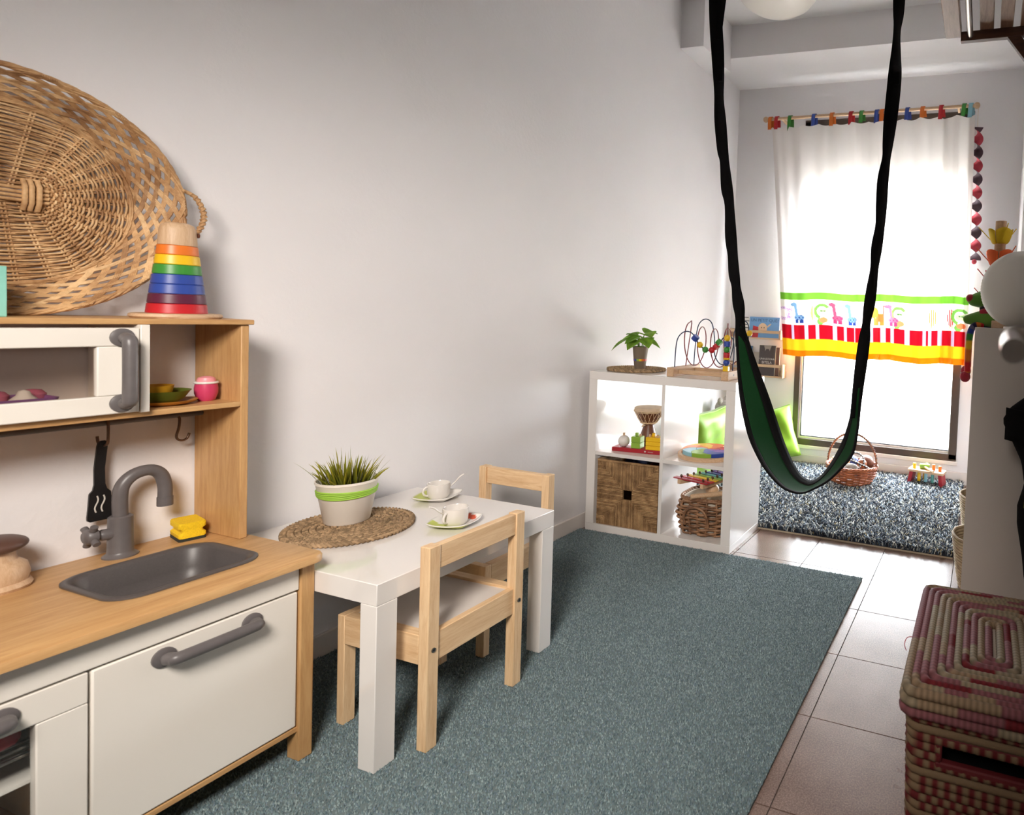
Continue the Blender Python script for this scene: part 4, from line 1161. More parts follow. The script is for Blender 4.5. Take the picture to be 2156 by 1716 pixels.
for q in range(3):
    m.tube([(c[0] + 1.06 * 0.108 * shp(2 * PI * k / 90) * math.cos(2 * PI * k / 90) + 0.004 * math.cos(k * 0.8 + q * 2.1), c[1] + 0.98 * 0.108 * shp(2 * PI * k / 90) * math.sin(2 * PI * k / 90) + 0.004 * math.sin(k * .8 + q * 2.1), c[2] + 0.174 + 0.0045 * math.sin(k * 0.8 + q * 2.1)) for k in range(90)], 0.0048, 6, wrap=True)
obj('rim', m, 'willow_brown', wb, smooth=80)
hp_ = [(c[0] - 0.060, c[1] - 0.122, c[2] + 0.055), (c[0] - 0.060, c[1] - 0.136, c[2] + 0.100), (c[0] - 0.040, c[1] - 0.141, c[2] + 0.135), (c[0], c[1] - 0.142, c[2] + 0.148), (c[0] + 0.040, c[1] - 0.141, c[2] + 0.135), (c[0] + 0.060, c[1] - 0.136, c[2] + 0.100), (c[0] + 0.060, c[1] - 0.122, c[2] + 0.055)]
obj('handle', MB().tube(smooth_path(hp_, 6), 0.0062, 9), 'willow_brown', wb, smooth=80)
# xylophone lying across the basket
AX = V(0.976, -0.218, 0); PX = V(0.218, 0.976, 0)
P0 = V(0.462, 1.318, 0.290)
xy = thing('xylophone', 'toy xylophone with rainbow metal bars resting on the willow basket', 'xylophone', (0.60, 1.40, 0.24))
bar_c = ['crimson', 'red', 'yellow', 'limegreen', 'teal', 'blue', 'violet', 'paint']
for k in range(7):
    l0 = 0.018 * k; l1 = 0.208 + 0.004 * k
    b0 = P0 + PX * (0.0275 * k); tl = V(0, 0, 0.002 * k)
    q = [b0 + AX * l0 + tl, b0 + AX * l1 + tl, b0 + AX * l1 + PX * 0.0245 + tl, b0 + AX * l0 + PX * 0.0245 + tl]
    m = MB(); m.loops([[p for p in q], [p + V(0, 0, 0.0055) for p in q]])
    bo = obj('bar', m, 'paint_' + bar_c[k], xy, bevel=0.0008, seg=1)
    for t in (0.20, 0.84):
        p = b0 + AX * (l0 + (l1 - l0) * t) + PX * 0.012 + tl
        m = MB(); m.cyl(p + V(0, 0, 0.005), p + V(0, 0, 0.013), 0.0028, n=10); m.ball(p + V(0, 0, 0.016), 0.0062, 14, 9)
        obj('stud', m, 'brown_steel', bo, smooth=70)
for t0, t1 in ((0.040, 0.125), (0.178, 0.205)):
    a = P0 + AX * t0 + PX * (-0.004); b_ = P0 + AX * t1 + PX * 0.195
    sd = V(0.976, -0.218, 0) * 0.009
    m = MB(); m.loops([[a - sd + V(0, 0, -0.022), a + sd + V(0, 0, -0.022), a + sd + V(0, 0, 0.0), a - sd + V(0, 0, 0)], [b_ - sd + V(0, 0, -0.010), b_ + sd + V(0, 0, -0.010), b_ + sd + V(0, 0, 0.013), b_ - sd + V(0, 0, 0.013)]])
    obj('rail', m, 'toywood_y', xy, bevel=0.0015)
# instruments in the basket
solo('bamboo_shaker', MB().tube([(0.585, 1.268, 0.226), (0.60, 1.28, 0.228), (0.738, 1.387, 0.234)], [0.011, 0.0115, 0.012], 16), 'toywood_x', 'bamboo shaker tube lying across the rim of the willow basket', 'shaker', (0.67, 1.34, 0.20), smooth=60)
rt = thing('wooden_rattle', 'pale wooden rattle with a round head propped in the willow basket', 'rattle', (0.64, 1.40, 0.075))
obj('grip', MB().tube([(0.55, 1.315, 0.095), (0.630, 1.375, 0.222)], 0.008, 12), 'toywood_z', rt, smooth=60)
obj('head', MB().ball((0.640, 1.385, 0.240), (0.034, 0.030, 0.029)), 'toywood_z', rt, smooth=80)

# ---------------------------------------------------------------- on top of the cube shelf
braided_mat('braided_mat', 'round braided seagrass mat on the white cube shelf under the small plant', (0.178, 1.415, AH), 0.147, 'seagrass', 9, 'braided round mats')
c = (0.205, 1.40, AH + 0.0115)
pp = thing('potted_pothos', 'small pothos plant in a taupe tapered pot with rainbow band', 'potted plant', c)
obj('pot', MB().lathe([(0.0, 0), (0.026, 0), (0.027, 0.002), (0.0385, 0.108), (0.040, 0.112), (0.0375, 0.112), (0.036, 0.100), (0.0, 0.100)], 40, c), 'clay_taupe', pp, smooth=40)
obj('soil', MB().lathe([(0.0, 0.101), (0.0355, 0.101), (0.0, 0.104)], 24, c), 'soil', pp)
bandc = ['red', 'crimson', 'violet', 'blue', 'limegreen', 'yellow', 'orange', 'red']
for k in range(16):
    a0, a1 = 2 * PI * k / 16, 2 * PI * (k + 1) / 16
    m = MB(); R0, R1_ = 0.0318, 0.0329
    m.loops([[(c[0] + r * math.cos(a), c[1] + r * math.sin(a), c[2] + z) for r, z in ((0.030, 0.040), (0.0322, 0.040), (0.0332, 0.050), (0.031, 0.050))] for a in np.linspace(a0, a1, 4)])
    obj('band_segment', m, 'paint_' + bandc[k % 8], pp)
def heart_leaf(root, stem0, at, tipv, wdt, nrm_hint, g, droop=0.25):
    at = V(*at); d = V(*tipv); L_ = np.linalg.norm(d); d /= L_
    up = V(*nrm_hint); sd = np.cross(d, up); sd /= np.linalg.norm(sd); up = np.cross(sd, d)
    m = MB(); K = 12; cols_ = []
    for k in range(K + 1):
        t = k / K
        w_ = wdt * (math.sin(PI * min(1, t * 1.0) ** 0.72)) * (1 - 0.25 * t)
        cen = at + d * L_ * t - up * (droop * L_ * t * t)
        for q in range(-3, 4):
            qq = q / 3
            back = -0.10 * L_ * (abs(qq) ** 2) * (1 - t) * (1 if t < 0.3 else 0.3)
            m.v.append(tuple(cen + sd * w_ * qq + up * (0.30 * w_ * abs(qq) - 0.05 * w_ * math.cos(qq * 6)) + d * back))
            f = 0.75 + 0.25 * abs(qq); y_ = 0.5 + 0.5 * math.sin(7 * qq + 9 * t + g * 9)
            cc = (0.16 + 0.16 * y_ * g, 0.34 + 0.16 * y_ * g, 0.045)
            m.c.append(tuple(x * f for x in cc))
    for k in range(K):
        for q in range(6):
            a = k * 7 + q; m.f.append((a, a + 1, a + 8, a + 7))
    lf = obj('leaf', m, 'leaf', root, smooth=80)
    st0 = V(*stem0); mid = (st0 + at) / 2 + V(0, 0, 0.015)
    obj('stem', MB().tube(smooth_path([st0, mid, at], 5), 0.0017, 6, col=(0.18, 0.36, 0.06)), 'leaf', lf, smooth=80)
zt = c[2] + 0.102
for (dx, dy, dz, tv, w_, g) in (
        (-0.030, -0.01, 0.062, (-0.125, -0.02, -0.045), 0.036, 0.5),
        (-0.012, -0.02, 0.070, (-0.070, 0.02, 0.012), 0.020, 0.2),
        (0.004, -0.025, 0.060, (-0.045, -0.05, -0.020), 0.034, 0.3),
        (0.020, 0.0, 0.075, (0.055, -0.03, 0.000), 0.036, 0.9),
        (0.012, 0.02, 0.080, (0.030, 0.06, 0.010), 0.034, 0.6),
        (0.030, -0.02, 0.050, (0.050, -0.035, -0.025), 0.028, 0.8),
        (0.0, 0.03, 0.055, (-0.02, 0.07, -0.010), 0.030, 0.4),
        (0.024, 0.02, 0.040, (0.060, 0.03, -0.020), 0.024, 0.7),
        (-0.006, -0.03, 0.040, (-0.015, -0.055, -0.030), 0.024, 0.6)):
    heart_leaf(pp, (c[0] + dx * .3, c[1] + dy * .3, zt - 0.002), (c[0] + dx, c[1] + dy, zt + dz), tuple(1.1 * q for q in tv), w_ * 1.65, (0.15, -0.2, 1), g)

# bead maze
mz0 = (0.595, 1.41, AH)
mz = thing('bead_maze', 'wooden bead maze with curled blue and red wires on the cube shelf', 'bead maze', mz0)
bh = 0.042
for x in (0.434, 0.716):
    m = MB().box(x, 1.268, AH, x + 0.036, 1.548, AH + bh)
    bo = obj('end_block', m, 'toywood_y', mz, bevel=0.002)
    obj('screw_hole', MB().cyl((x + 0.0358, 1.33, AH + 0.022), (x + 0.0363, 1.33, AH + 0.022), 0.005, n=14), 'gasket_black', bo)
for y in (1.325, 1.49):
    obj('crossbar', MB().box(0.4702, y - 0.010, AH + 0.010, 0.7158, y + 0.010, AH + 0.030), 'toywood_x', mz, bevel=0.0025)
plain('wire_blue', s(34, 52, 84), 0.35); plain('wire_red', s(124, 34, 44), 0.35)
B = AH + bh
def wire(pts, mat):
    m = MB(); m.tube(smooth_path(pts, 8), 0.0027, 8); return obj('wire', m, mat, mz, smooth=80)
# blue rollercoaster, front
wire([(0.452, 1.31, B - .01), (0.456, 1.31, B + 0.10), (0.468, 1.312, B + 0.148), (0.500, 1.315, B + 0.173), (0.535, 1.318, B + 0.165), (0.565, 1.32, B + 0.125), (0.600, 1.32, B + 0.094), (0.640, 1.32, B + 0.092), (0.672, 1.32, B + 0.120), (0.696, 1.322, B + 0.152), (0.722, 1.325, B + 0.160), (0.742, 1.33, B + 0.145), (0.745, 1.34, B + 0.08), (0.738, 1.345, B - 0.01)], 'wire_blue')
# blue big loop, rear
wire([(0.455, 1.50, B - .01), (0.462, 1.50, B + 0.13), (0.480, 1.49, B + 0.205), (0.520, 1.48, B + 0.235), (0.560, 1.475, B + 0.215), (0.580, 1.47, B + 0.14), (0.588, 1.46, B + 0.065), (0.625, 1.45, B + 0.018), (0.668, 1.45, B + 0.03), (0.690, 1.45, B + 0.10), (0.692, 1.455, B + 0.175), (0.710, 1.46, B + 0.225), (0.737, 1.47, B + 0.235), (0.756, 1.48, B + 0.205), (0.750, 1.49, B + 0.1), (0.736, 1.495, B - 0.01)], 'wire_blue')
# red corkscrew
m = MB(); pts = [(0.452, 1.42, B - 0.01), (0.457, 1.42, B + 0.04)]
n = 64
for k in range(n + 1):
    t = k / n; a = 2 * PI * 3.55 * t + 1.2
    rad_ = 0.102 - 0.012 * t; zc = B + 0.115 - 0.02 * math.sin(PI * t)
    pts.append((0.470 + 0.245 * t, 1.405 + 0.078 * math.cos(a), zc + rad_ * math.sin(a)))
pts += [(0.733, 1.41, B + 0.04), (0.734, 1.41, B - 0.01)]
m.tube(smooth_path(pts, 3), 0.0026, 8); obj('wire', m, 'wire_red', mz, smooth=80)
# post of beads, front right
px_, py_ = 0.733, 1.285
obj('post', MB().cyl((px_, py_, B - 0.01), (px_, py_, B + 0.222), 0.0024, n=8), 'wire_red', mz, smooth=60)
def bead(kind, p, r, col):
    m = MB()
    if kind == 'ball': m.ball(p, r, 20, 12)
    elif kind == 'cube': m.box(p[0] - r, p[1] - r, p[2] - r, p[0] + r, p[1] + r, p[2] + r)
    elif kind == 'cyl': m.cyl((p[0], p[1], p[2] - r * .75), (p[0], p[1], p[2] + r * .75), r, n=20)
    elif kind == 'disc': m.lathe([(0.0, -r * .3), (r * .85, -r * .3), (r, 0), (r * .85, r * .3), (0.0, r * .3)], 20, p)
    return m
zb_ = B
for kind, r, col, h in (('cube', 0.0125, 'yellow', 0.025), ('ball', 0.0155, 'blue', 0.030), ('disc', 0.0165, 'yellow', 0.009), ('cyl', 0.0155, 'red', 0.022), ('ball', 0.0150, 'green', 0.029), ('cyl', 0.0160, 'blue', 0.024), ('ball', 0.0155, 'yellow', 0.030)):
    obj('bead', bead(kind, (px_, py_, zb_ + h / 2), r, col), 'paint_' + col, mz, smooth=50, bevel=0.002 if kind == 'cube' else 0)
    zb_ += h
for kind, p, r, col, rot in (('cyl', (0.552, 1.319, B + 0.144), 0.0160, 'blue', 0.7), ('ball', (0.577, 1.32, B + 0.113), 0.0150, 'yellow', 0), ('ball', (0.606, 1.32, B + 0.092), 0.0150, 'green', 0), ('ball', (0.640, 1.32, B + 0.092), 0.0150, 'red', 0), ('cyl', (0.662, 1.32, B + 0.110), 0.0145, 'red', -0.75), ('cyl', (0.676, 1.32, B + 0.130), 0.0150, 'green', -0.85), ('ball', (0.762, 1.48, B + 0.175), 0.0150, 'yellow', 0)):
    obj('bead', turn(bead(kind, p, r, col), p, rot, 'Y'), 'paint_' + col, mz, smooth=50)

# ---------------------------------------------------------------- curtain and rod
RZ = 2.525; CY = FAR - 0.105
rd = thing('curtain_rod', 'thin pale wooden curtain rod with round ends above the window', 'curtain rod', (1.0, CY, RZ))
rxl, rxr = bp(1613, 252, 1, CY).x, bp(2057, 222, 1, CY).x
zl, zr = bp(1613, 252, 1, CY).z, bp(2057, 222, 1, CY).z
def rod_z(x): return zl + (zr - zl) * (x - rxl) / (rxr - rxl)
obj('pole', MB().tube([(rxl, CY, zl), (rxr, CY, zr)], 0.011, 16), 'toywood_x', rd, smooth=60)
for x, z in ((rxl, zl), (rxr, zr)):
    obj('finial', MB().ball((x, CY, z), 0.021), 'toywood_x', rd, smooth=80)
for x in (rxl + 0.125, rxr - 0.115):
    obj('bracket', MB().box(x - 0.008, CY, rod_z(x) - 0.010, x + 0.008, FAR, rod_z(x) + 0.010), 'toywood_y', rd, bevel=0.002)
cxt0, cxt1 = bp(1626, 265, 1, CY).x, bp(2053, 246, 1, CY).x
cxb0, cxb1 = bp(1648, 745, 1, CY).x, bp(2035, 772, 1, CY).x
CZB, CZT = 0.822, 2.468
cur = thing('curtain', 'sheer white curtain with printed animals and red and yellow hem', 'curtain', (1.05, CY, CZB))
P0X, P1X = 1646.0, 2035.0
reds = [(1646, 1669), (1675, 1699), (1707, 1726), (1733, 1761), (1769, 1783), (1790, 1808), (1811, 1837), (1845, 1864), (1872, 1881), (1889, 1912), (1921, 1948), (1954, 1959), (1965, 1977), (1985, 2004), (2010, 2030)]
reds = [((a - P0X) / (P1X - P0X), (b - P0X) / (P1X - P0X)) for a, b in reds]
WHITE = s(238, 232, 228)
def el(u, z, u0, z0, ru, rz):
    return ((u - u0) / ru) ** 2 + ((z - z0) / rz) ** 2 < 1
def ring_(u, z, u0, z0, r, w, a0=-9, a1=9):
    x, y = (u - u0) * 1.29, z - z0; q = math.hypot(x, y); a = math.atan2(y, x)
    return abs(q - r) < w and a0 <= a <= a1
def animal(u, z):
    U = lambda px: (px - P0X) / (P1X - P0X)
    # striped snake
    if ring_(u, z, U(1652), 1.125, 0.040, 0.010, -2.9, 9) and math.sin(26 * math.atan2(z - 1.125, (u - U(1652)) * 1.29)) > -0.3: return s(196, 150, 214)
    if ring_(u, z, U(1666), 1.128, 0.030, 0.009, -3, 2.2) and math.sin(22 * math.atan2(z - 1.128, (u - U(1666)) * 1.29)) > -0.3: return s(196, 150, 214)
    # giraffes
    for p, cc, c2 in ((1680, (120, 160, 196), (40, 66, 140)), (1880, (222, 110, 140), (200, 60, 110)), (1796, (120, 160, 196), (40, 66, 150)), (1763, (210, 80, 110), (190, 50, 90))):
        if el(u, z, U(p - 3), 1.192, 0.020, 0.014): return s(*cc)
        if 1.10 < z < 1.19 and abs(u - U(p + (1.19 - z) * 45)) < 0.009: return s(*cc)
        if el(u, z, U(p + 8), 1.100, 0.030, 0.020): return s(*(cc if math.sin(u * 330) * math.sin(z * 210) < 0.3 else c2))
        for q in (1, 5, 11, 15):
            if abs(u - U(p + q)) < 0.005 and 1.058 < z < 1.10: return s(*c2)
    # lion
    if el(u, z, U(1848), 1.148, 0.030, 0.038): return s(238, 160, 60)
    if 1853 < P0X + u * (P1X - P0X) < 1868 and 1.085 < z < 1.138: return s(232, 130, 66)
    for p in (1850, 1856, 1866):
        if abs(u - U(p)) < 0.009 and 1.06 < z < 1.11: return s(236, 140, 60)
    if abs(u - U(1868)) < 0.003 and 1.10 < z < 1.20: return s(150, 120, 110)
    # monkeys
    for p in (1900, 2020, 1740):
        if el(u, z, U(p + 1), 1.138, 0.026, 0.022): return s(70, 120, 60) if (el(u, z, U(p - 1.5), 1.144, 0.006, 0.006) or el(u, z, U(p + 4), 1.144, 0.006, 0.006)) else s(206, 226, 168)
        if ring_(u, z, U(p), 1.140, 0.046, 0.011, 0.6, 9) or ring_(u, z, U(p), 1.140, 0.046, 0.011, -9, -1.9): return s(126, 184, 84)
        if el(u, z, U(p + 2), 1.080, 0.022, 0.020): return s(234, 140, 90)
        if el(u, z, U(p - 4), 1.068, 0.018, 0.024): return s(120, 178, 80)
    # birds
    for p, cc in ((2002, (206, 54, 62)), (1967, (232, 140, 60)), (1722, (236, 214, 110))):
        if el(u, z, U(p), 1.13, 0.020, 0.058) and math.sin(u * 700) > -0.6: return s(*cc)
        if abs(u - U(p)) < 0.016 and 1.06 < z < 1.08 and math.sin(u * 700) > 0: return s(236, 190, 80)
    return None
def cur_col(u, z):
    if z > 1.275: return WHITE + (0.26,)
    if z > 1.226: return s(126, 196, 60) + (0.10,)
    if z > 1.046:
        q = animal(u, z)
        return (q + (0.12,)) if q else (WHITE + (0.30,))
    if z > 0.945:
        for a, b in reds:
            if a < u < b: return s(196, 14, 34) + (0.09,)
        return s(206, 190, 226) + (0.12,)
    if z > 0.862: return s(252, 196, 30) + (0.10,)
    return s(246, 134, 6) + (0.06,)
folds = [(0.02, .012, .02), (0.20, -.016, .03), (0.35, .02, .025), (0.44, -.025, .02), (0.50, .03, .022), (0.555, -.02, .016), (0.60, .022, .02), (0.76, -.015, .025), (0.86, .02, .014), (0.93, -.022, .018), (0.975, .024, .015)]
def cur_y(u, t):
    y = 0.006 * math.sin(u * 46) + 0.004 * math.sin(u * 97 + 1)
    for a, h, w in folds: y += 1.5 * h * math.exp(-((u - a) / w) ** 2) * (0.8 + 0.4 * t)
    return y
rows = list(np.linspace(CZT, 1.30, 40)) + list(np.linspace(1.295, CZB, 112))
NU = 330
cm = MB(); cv = []; cc_ = []
for z in rows:
    t = (CZT - z) / (CZT - CZB)
    for i in range(NU + 1):
        u = i / NU
        x = (cxt0 + (cxb0 - cxt0) * t) * (1 - u) + (cxt1 + (cxb1 - cxt1) * t) * u
        sag = 0.014 * abs(math.sin(u * PI * 12)) * max(0, 1 - t * 12) + 0.006 * math.sin(u * 19) * t
        y = CY - 0.004 + cur_y(u, t) * (0.45 + 0.55 * min(1, t * 4 + .2)) - (0.004 if z < 0.862 else 0)
        zz = z - sag + (rod_z(x) - (zl + zr) / 2) * (1 - t)
        cv.append((x, y, zz)); cc_.append(cur_col(u, z))
cm.v = cv; cm.c = cc_
W1 = NU + 1
cm.f = [(j * W1 + i, j * W1 + i + 1, (j + 1) * W1 + i + 1, (j + 1) * W1 + i) for j in range(len(rows) - 1) for i in range(NU)]
obj('cloth', cm, 'curtain_cloth', cur, smooth=180)
for p, cn, dz in ((1623, 'orange', 0), (1636, 'red', 0), (1664, 'green', -.02), (1714, 'blue', 0), (1752, 'orange', 0), (1792, 'red', 0), (1814, 'green', 0.01), (1846, 'blue', 0), (1857, 'orange', 0.01), (1867, 'red', 0), (1910, 'blue', 0), (1942, 'orange', 0.01), (1981, 'red', 0), (2029, 'green', 0.01), (2043, 'blue', 0)):
    pt = bp(p, 240, 1, CY); x = pt.x; z = rod_z(x)
    m = MB(); w_ = 0.027
    path = [(x - 0.004, CY - 0.004, z - 0.075 + dz), (x - 0.002, CY - 0.013, z - 0.03), (x, CY - 0.0135, z), (x + 0.002, CY - 0.007, z + 0.016), (x + 0.005, CY + 0.007, z + 0.016), (x + 0.010, CY + 0.0135, z - 0.002), (x + 0.014, CY + 0.010, z - 0.035), (x + 0.018, CY + 0.003, z - 0.062 + dz)]
    pth = smooth_path(path, 4)
    m.loops([[(p_[0] - w_ / 2, p_[1], p_[2]), (p_[0] + w_ / 2, p_[1] + 0.001, p_[2])] for p_ in pth], False, False, False)
    obj('ribbon_tab', m, 'paint_' + ('lightblue' if cn == 'blue' and p == 2043 else cn), cur, smooth=80, solid=0.0012)

# hanging twisted paper mobile
mx_, my_ = 1.745, FAR - 0.05
mz1, mz0_ = bp(2052, 268, 1, my_).z, bp(2055, 548, 1, my_).z
mb_ = thing('paper_spiral', 'twisted red and brown paper spiral hanging beside the curtain', 'mobile', (mx_, my_, mz0_))
for sgn, mt in ((1, 'paper_red'), (-1, 'paper_dark')):
    m = MB(); n = 160; turns = 5.0
    vs = []
    for k in range(n + 1):
        t = k / n
        a = turns * 2 * PI * t + 0.3
        z = mz1 + (mz0_ - mz1) * t; w_ = 0.038
        nx, ny = -math.sin(a), math.cos(a)
        xx_ = mx_ + 0.03 * t
        vs.append([(xx_ + q * w_ * math.cos(a) + sgn * 0.0009 * nx, my_ + q * w_ * math.sin(a) + sgn * 0.0009 * ny, z + 0.010 * q * q * sgn * 0) for q in (-1, -.5, 0, .5, 1)])
    m.loops(vs, False, False, False)
    obj('strip', m, mt, mb_, smooth=180)
obj('thread', MB().tube([(mx_, my_, mz1), (mx_ - 0.002, my_ - 0.02, mz1 + 0.06), (mx_, CY, rod_z(mx_))], 0.0012, 6), 'cord_cream', mb_)
obj('bead', MB().ball((mx_ + 0.024, my_, mz0_ - 0.010), 0.017), 'paper_red', mb_, smooth=80)

# ---------------------------------------------------------------- book ledges on the far wall
def ledge(x0, x1, z0, z1, label):
    root = thing('book_ledge', label, 'wall shelf', ((x0 + x1) / 2, FAR, z0), 'book ledges left of the window')
    d = 0.085
    obj('floor_board', MB().box(x0, FAR - d, z0, x1, FAR - 0.001, z0 + 0.010), 'toywood_x', root, bevel=0.001)
    obj('back_board', MB().box(x0, FAR - 0.010, z0 + 0.010, x1, FAR - 0.001, z0 + 0.05), 'toywood_x', root)
    for a, b in ((x0, x0 + 0.012), (x1 - 0.012, x1)):
        obj('end_board', MB().box(a, FAR - d, z0 + 0.0102, b, FAR - 0.0102, z1), 'toywood_z', root, bevel=0.001)
    obj('front_rail', MB().box(x0 + 0.0122, FAR - d, z1 - 0.026, x1 - 0.0122, FAR - d + 0.010, z1 - 0.006), 'toywood_x', root, bevel=0.001)
    return root
yb_ = FAR - 0.085
L1 = (0.030, 0.440, bp(1640, 716, 1, yb_).z, bp(1640, 696, 1, yb_).z)
L2 = (0.030, 0.468, bp(1646, 797, 1, yb_).z, bp(1646, 768, 1, yb_).z)
ledge(*L1, 'upper pale wooden book ledge holding the blue picture book')
ledge(*L2, 'lower pale wooden book ledge holding the dark brown book')
def book(x0, x1, z0, h, th, y, mat, label, lean=0.09):
    root = thing('book', label, 'book', ((x0 + x1) / 2, y, z0))
    def pl(m): return turn(m, ((x0 + x1) / 2, y, z0), -lean, 'X')
    cv_ = pl(MB().box(x0, y, z0, x1, y + th, z0 + h))
    obj('pages', pl(MB().box(x0 + 0.003, y + 0.0012, z0 + 0.002, x1 + 0.0005, y + th - 0.0012, z0 + h - 0.003)), 'book_page', root)
    cvr = obj('front_cover', pl(MB().box(x0, y, z0, x1, y + 0.0012, z0 + h)), mat, root)
    obj('back_cover', pl(MB().box(x0, y + th - 0.0012, z0, x1, y + th, z0 + h)), mat, root)
    obj('spine', pl(MB().box(x0 - 0.001, y, z0, x0 + 0.0012, y + th, z0 + h)), mat, root)
    M = Matrix.Translation(((x0 + x1) / 2, y, z0)) @ Matrix.Rotation(-lean, 4, 'X') @ Matrix.Translation((0, -0.0003, 0)) @ Matrix.Rotation(PI / 2, 4, 'X')
    return root, cvr, M
ybk = FAR - 0.066
za = L1[2] + 0.0105
b1x0, b1x1 = bp(1577, 690, 1, ybk).x, 0.418
h1 = bp(1600, 667, 1, ybk).z - za
r1, cv1, M1 = book(b1x0, b1x1, za, h1, 0.010, ybk, 'book_blue', 'blue picture book with a cartoon face on the upper ledge')
text_part('title', 'UN PETIT QUÈ?', 0.032, 'ink_blue', cv1, M1 @ Matrix.Translation((0.0, h1 - 0.026, 0)))
m = MB(); wq = (b1x1 - b1x0)
def flat(poly, zoff=0.0): 
    q = MB(); q.prism(poly, 2, zoff, zoff + 0.0005); return q.xf(M1)
cir = lambda cx, cy, rx, ry, n=22: [(cx + rx * math.cos(2 * PI * k / n), cy + ry * math.sin(2 * PI * k / n)) for k in range(n)]
obj('picture', flat([(-0.095, 0.0), (-0.045, 0.0), (-0.040, 0.075), (-0.088, 0.088)]), 'paint_red', cv1)
obj('picture', flat(cir(-0.012, 0.070, 0.036, 0.038)), 'ink_skin', cv1)
obj('picture', flat([(0.028, 0.075), (0.055, 0.100), (0.048, 0.106), (0.022, 0.086)], 0.0001), 'ink_skin', cv1)
for dx in (-0.022, 0.000):
    obj('picture', flat(cir(dx, 0.074, 0.0035, 0.0045, 12), 0.0007), 'ink_black', cv1)
r0, cv0, M0_ = book(b1x0 - 0.060, b1x0 - 0.004, za, h1 - 0.004, 0.012, ybk + 0.012, 'book_white', 'white book with short dark bars on its cover beside the blue picture book')
for k in range(5):
    q = MB(); yq = h1 * (0.93 - 0.17 * k); q.box(-0.022 + 0.01 * (k % 2), yq, 0, 0.016 + 0.008 * (k % 2), yq + 0.006, 0.0005); obj('picture', q.xf(M0_), 'ink_black', cv0)
za2 = L2[2] + 0.0105
b2x0, b2x1 = bp(1597, 750, 1, ybk).x, bp(1631, 750, 1, ybk).x
h2 = bp(1610, 727, 1, ybk).z - za2
r2, cv2, M2 = book(b2x0, b2x1, za2, h2, 0.014, ybk, 'book_dark', 'dark brown book with pale lettering on the lower ledge')
text_part('title', 'UNA ESTORA', 0.019, 'ink_white', cv2, M2 @ Matrix.Translation((0.0, h2 * 0.55, 0)))
text_part('title', 'BITELA', 0.026, 'ink_white', cv2, M2 @ Matrix.Translation((0.0, h2 * 0.43, 0)))
q = MB(); q.prism([(-0.030, h2 - 0.002), (0.030, h2 - 0.002), (0.020, h2 - 0.030), (0.019, h2 - 0.044), (0.011, h2 - 0.026), (-0.011, h2 - 0.026), (-0.019, h2 - 0.044), (-0.020, h2 - 0.030)], 2, 0, 0.0005)
obj('picture', q.xf(M2), 'book_grey', cv2)
book(b2x1 + 0.004, b2x1 + 0.030, za2, h2 - 0.012, 0.02, ybk + 0.012, 'darkwood', 'narrow brown book at the right end of the lower ledge', 0.06)
book(b2x0 - 0.048, b2x0 - 0.008, za2, h2 * 0.76, 0.012, ybk + 0.014, 'book_grey', 'small grey book left of the dark brown book')
book(b2x0 - 0.165, b2x0 - 0.060, za2, h2 * 0.95, 0.012, ybk + 0.010, 'ink_blue', 'dark blue book at the left of the lower ledge')

# small wall socket right of the window
so = thing('wall_switch', 'small cream wall switch right of the window', 'switch', (1.775, FAR, 0.76))
obj('plate', MB().box(1.738, FAR - 0.008, 0.735, 1.812, FAR - 0.0005, 0.81), 'paint_white', so, bevel=0.002)
obj('rocker', MB().box(1.756, FAR - 0.011, 0.75, 1.794, FAR - 0.008, 0.795), 'paint_white', so, bevel=0.001)

# ---------------------------------------------------------------- cushions in the corner
def cushion(label, w, h, th, M, base):
    m = MB()
    def side(sg):
        def fn(u, v):
            x, y = 2 * u - 1, 2 * v - 1
            ex = 1 - 0.08 * (1 - abs(y)) ** 1.0 * 1.0 * (abs(x) ** 6); ey = 1 - 0.08 * (1 - abs(x)) * (abs(y) ** 6)
            puff = max(0.0, (1 - x ** 4) * (1 - y ** 4)) ** 0.55
            wr = 0.012 * math.sin(9 * x + 4 * y) * puff + 0.008 * math.sin(14 * y - 5 * x) * puff
            return (x * w / 2 * ex, sg * (th / 2 * puff + wr * .5), y * h / 2 * ey)
        return fn
    m.grid(side(1), 26, 26); m.grid(side(-1), 26, 26)
    m.xf(M)
    root = thing('cushion', label, 'cushion', base, 'lime green cushions on the shaggy rug')
    obj('cover', m, 'lime_satin', root, smooth=180)
    # seam around the edge
    rim = []
    for k in range(104):
        t = k / 26; e_ = int(t); f = t - e_
        x, y = {0: (2 * f - 1, -1), 1: (1, 2 * f - 1), 2: (1 - 2 * f, 1), 3: (-1, 1 - 2 * f)}[e_]
        ex = 1 - 0.08 * (1 - abs(y)) * (abs(x) ** 6); ey = 1 - 0.08 * (1 - abs(x)) * (abs(y) ** 6)
        rim.append(tuple(M @ Vector((x * w / 2 * ex, 0, y * h / 2 * ey))))
    obj('seam', MB().tube(rim, 0.0035, 6, wrap=True), 'lime_satin', root, smooth=80)
    return root
cushion('lime green satin cushion leaning in the corner under the book ledges', 0.37, 0.37, 0.16,
        Matrix.Translation((0.425, 2.79, 0.236)) @ Matrix.Rotation(0.22, 4, 'Z') @ Matrix.Rotation(-0.24, 4, 'X') @ Matrix.Rotation(-0.28, 4, 'Y'), (0.40, 2.72, 0.03))
cushion('lime green satin cushion propped against the wall behind the cube shelf', 0.52, 0.48, 0.16,
        Matrix.Translation((0.165, 2.30, 0.246)) @ Matrix.Rotation(PI / 2 - 0.08, 4, 'Z') @ Matrix.Rotation(0.25, 4, 'X') @ Matrix.Rotation(-0.06, 4, 'Y'), (0.17, 2.33, 0.03))
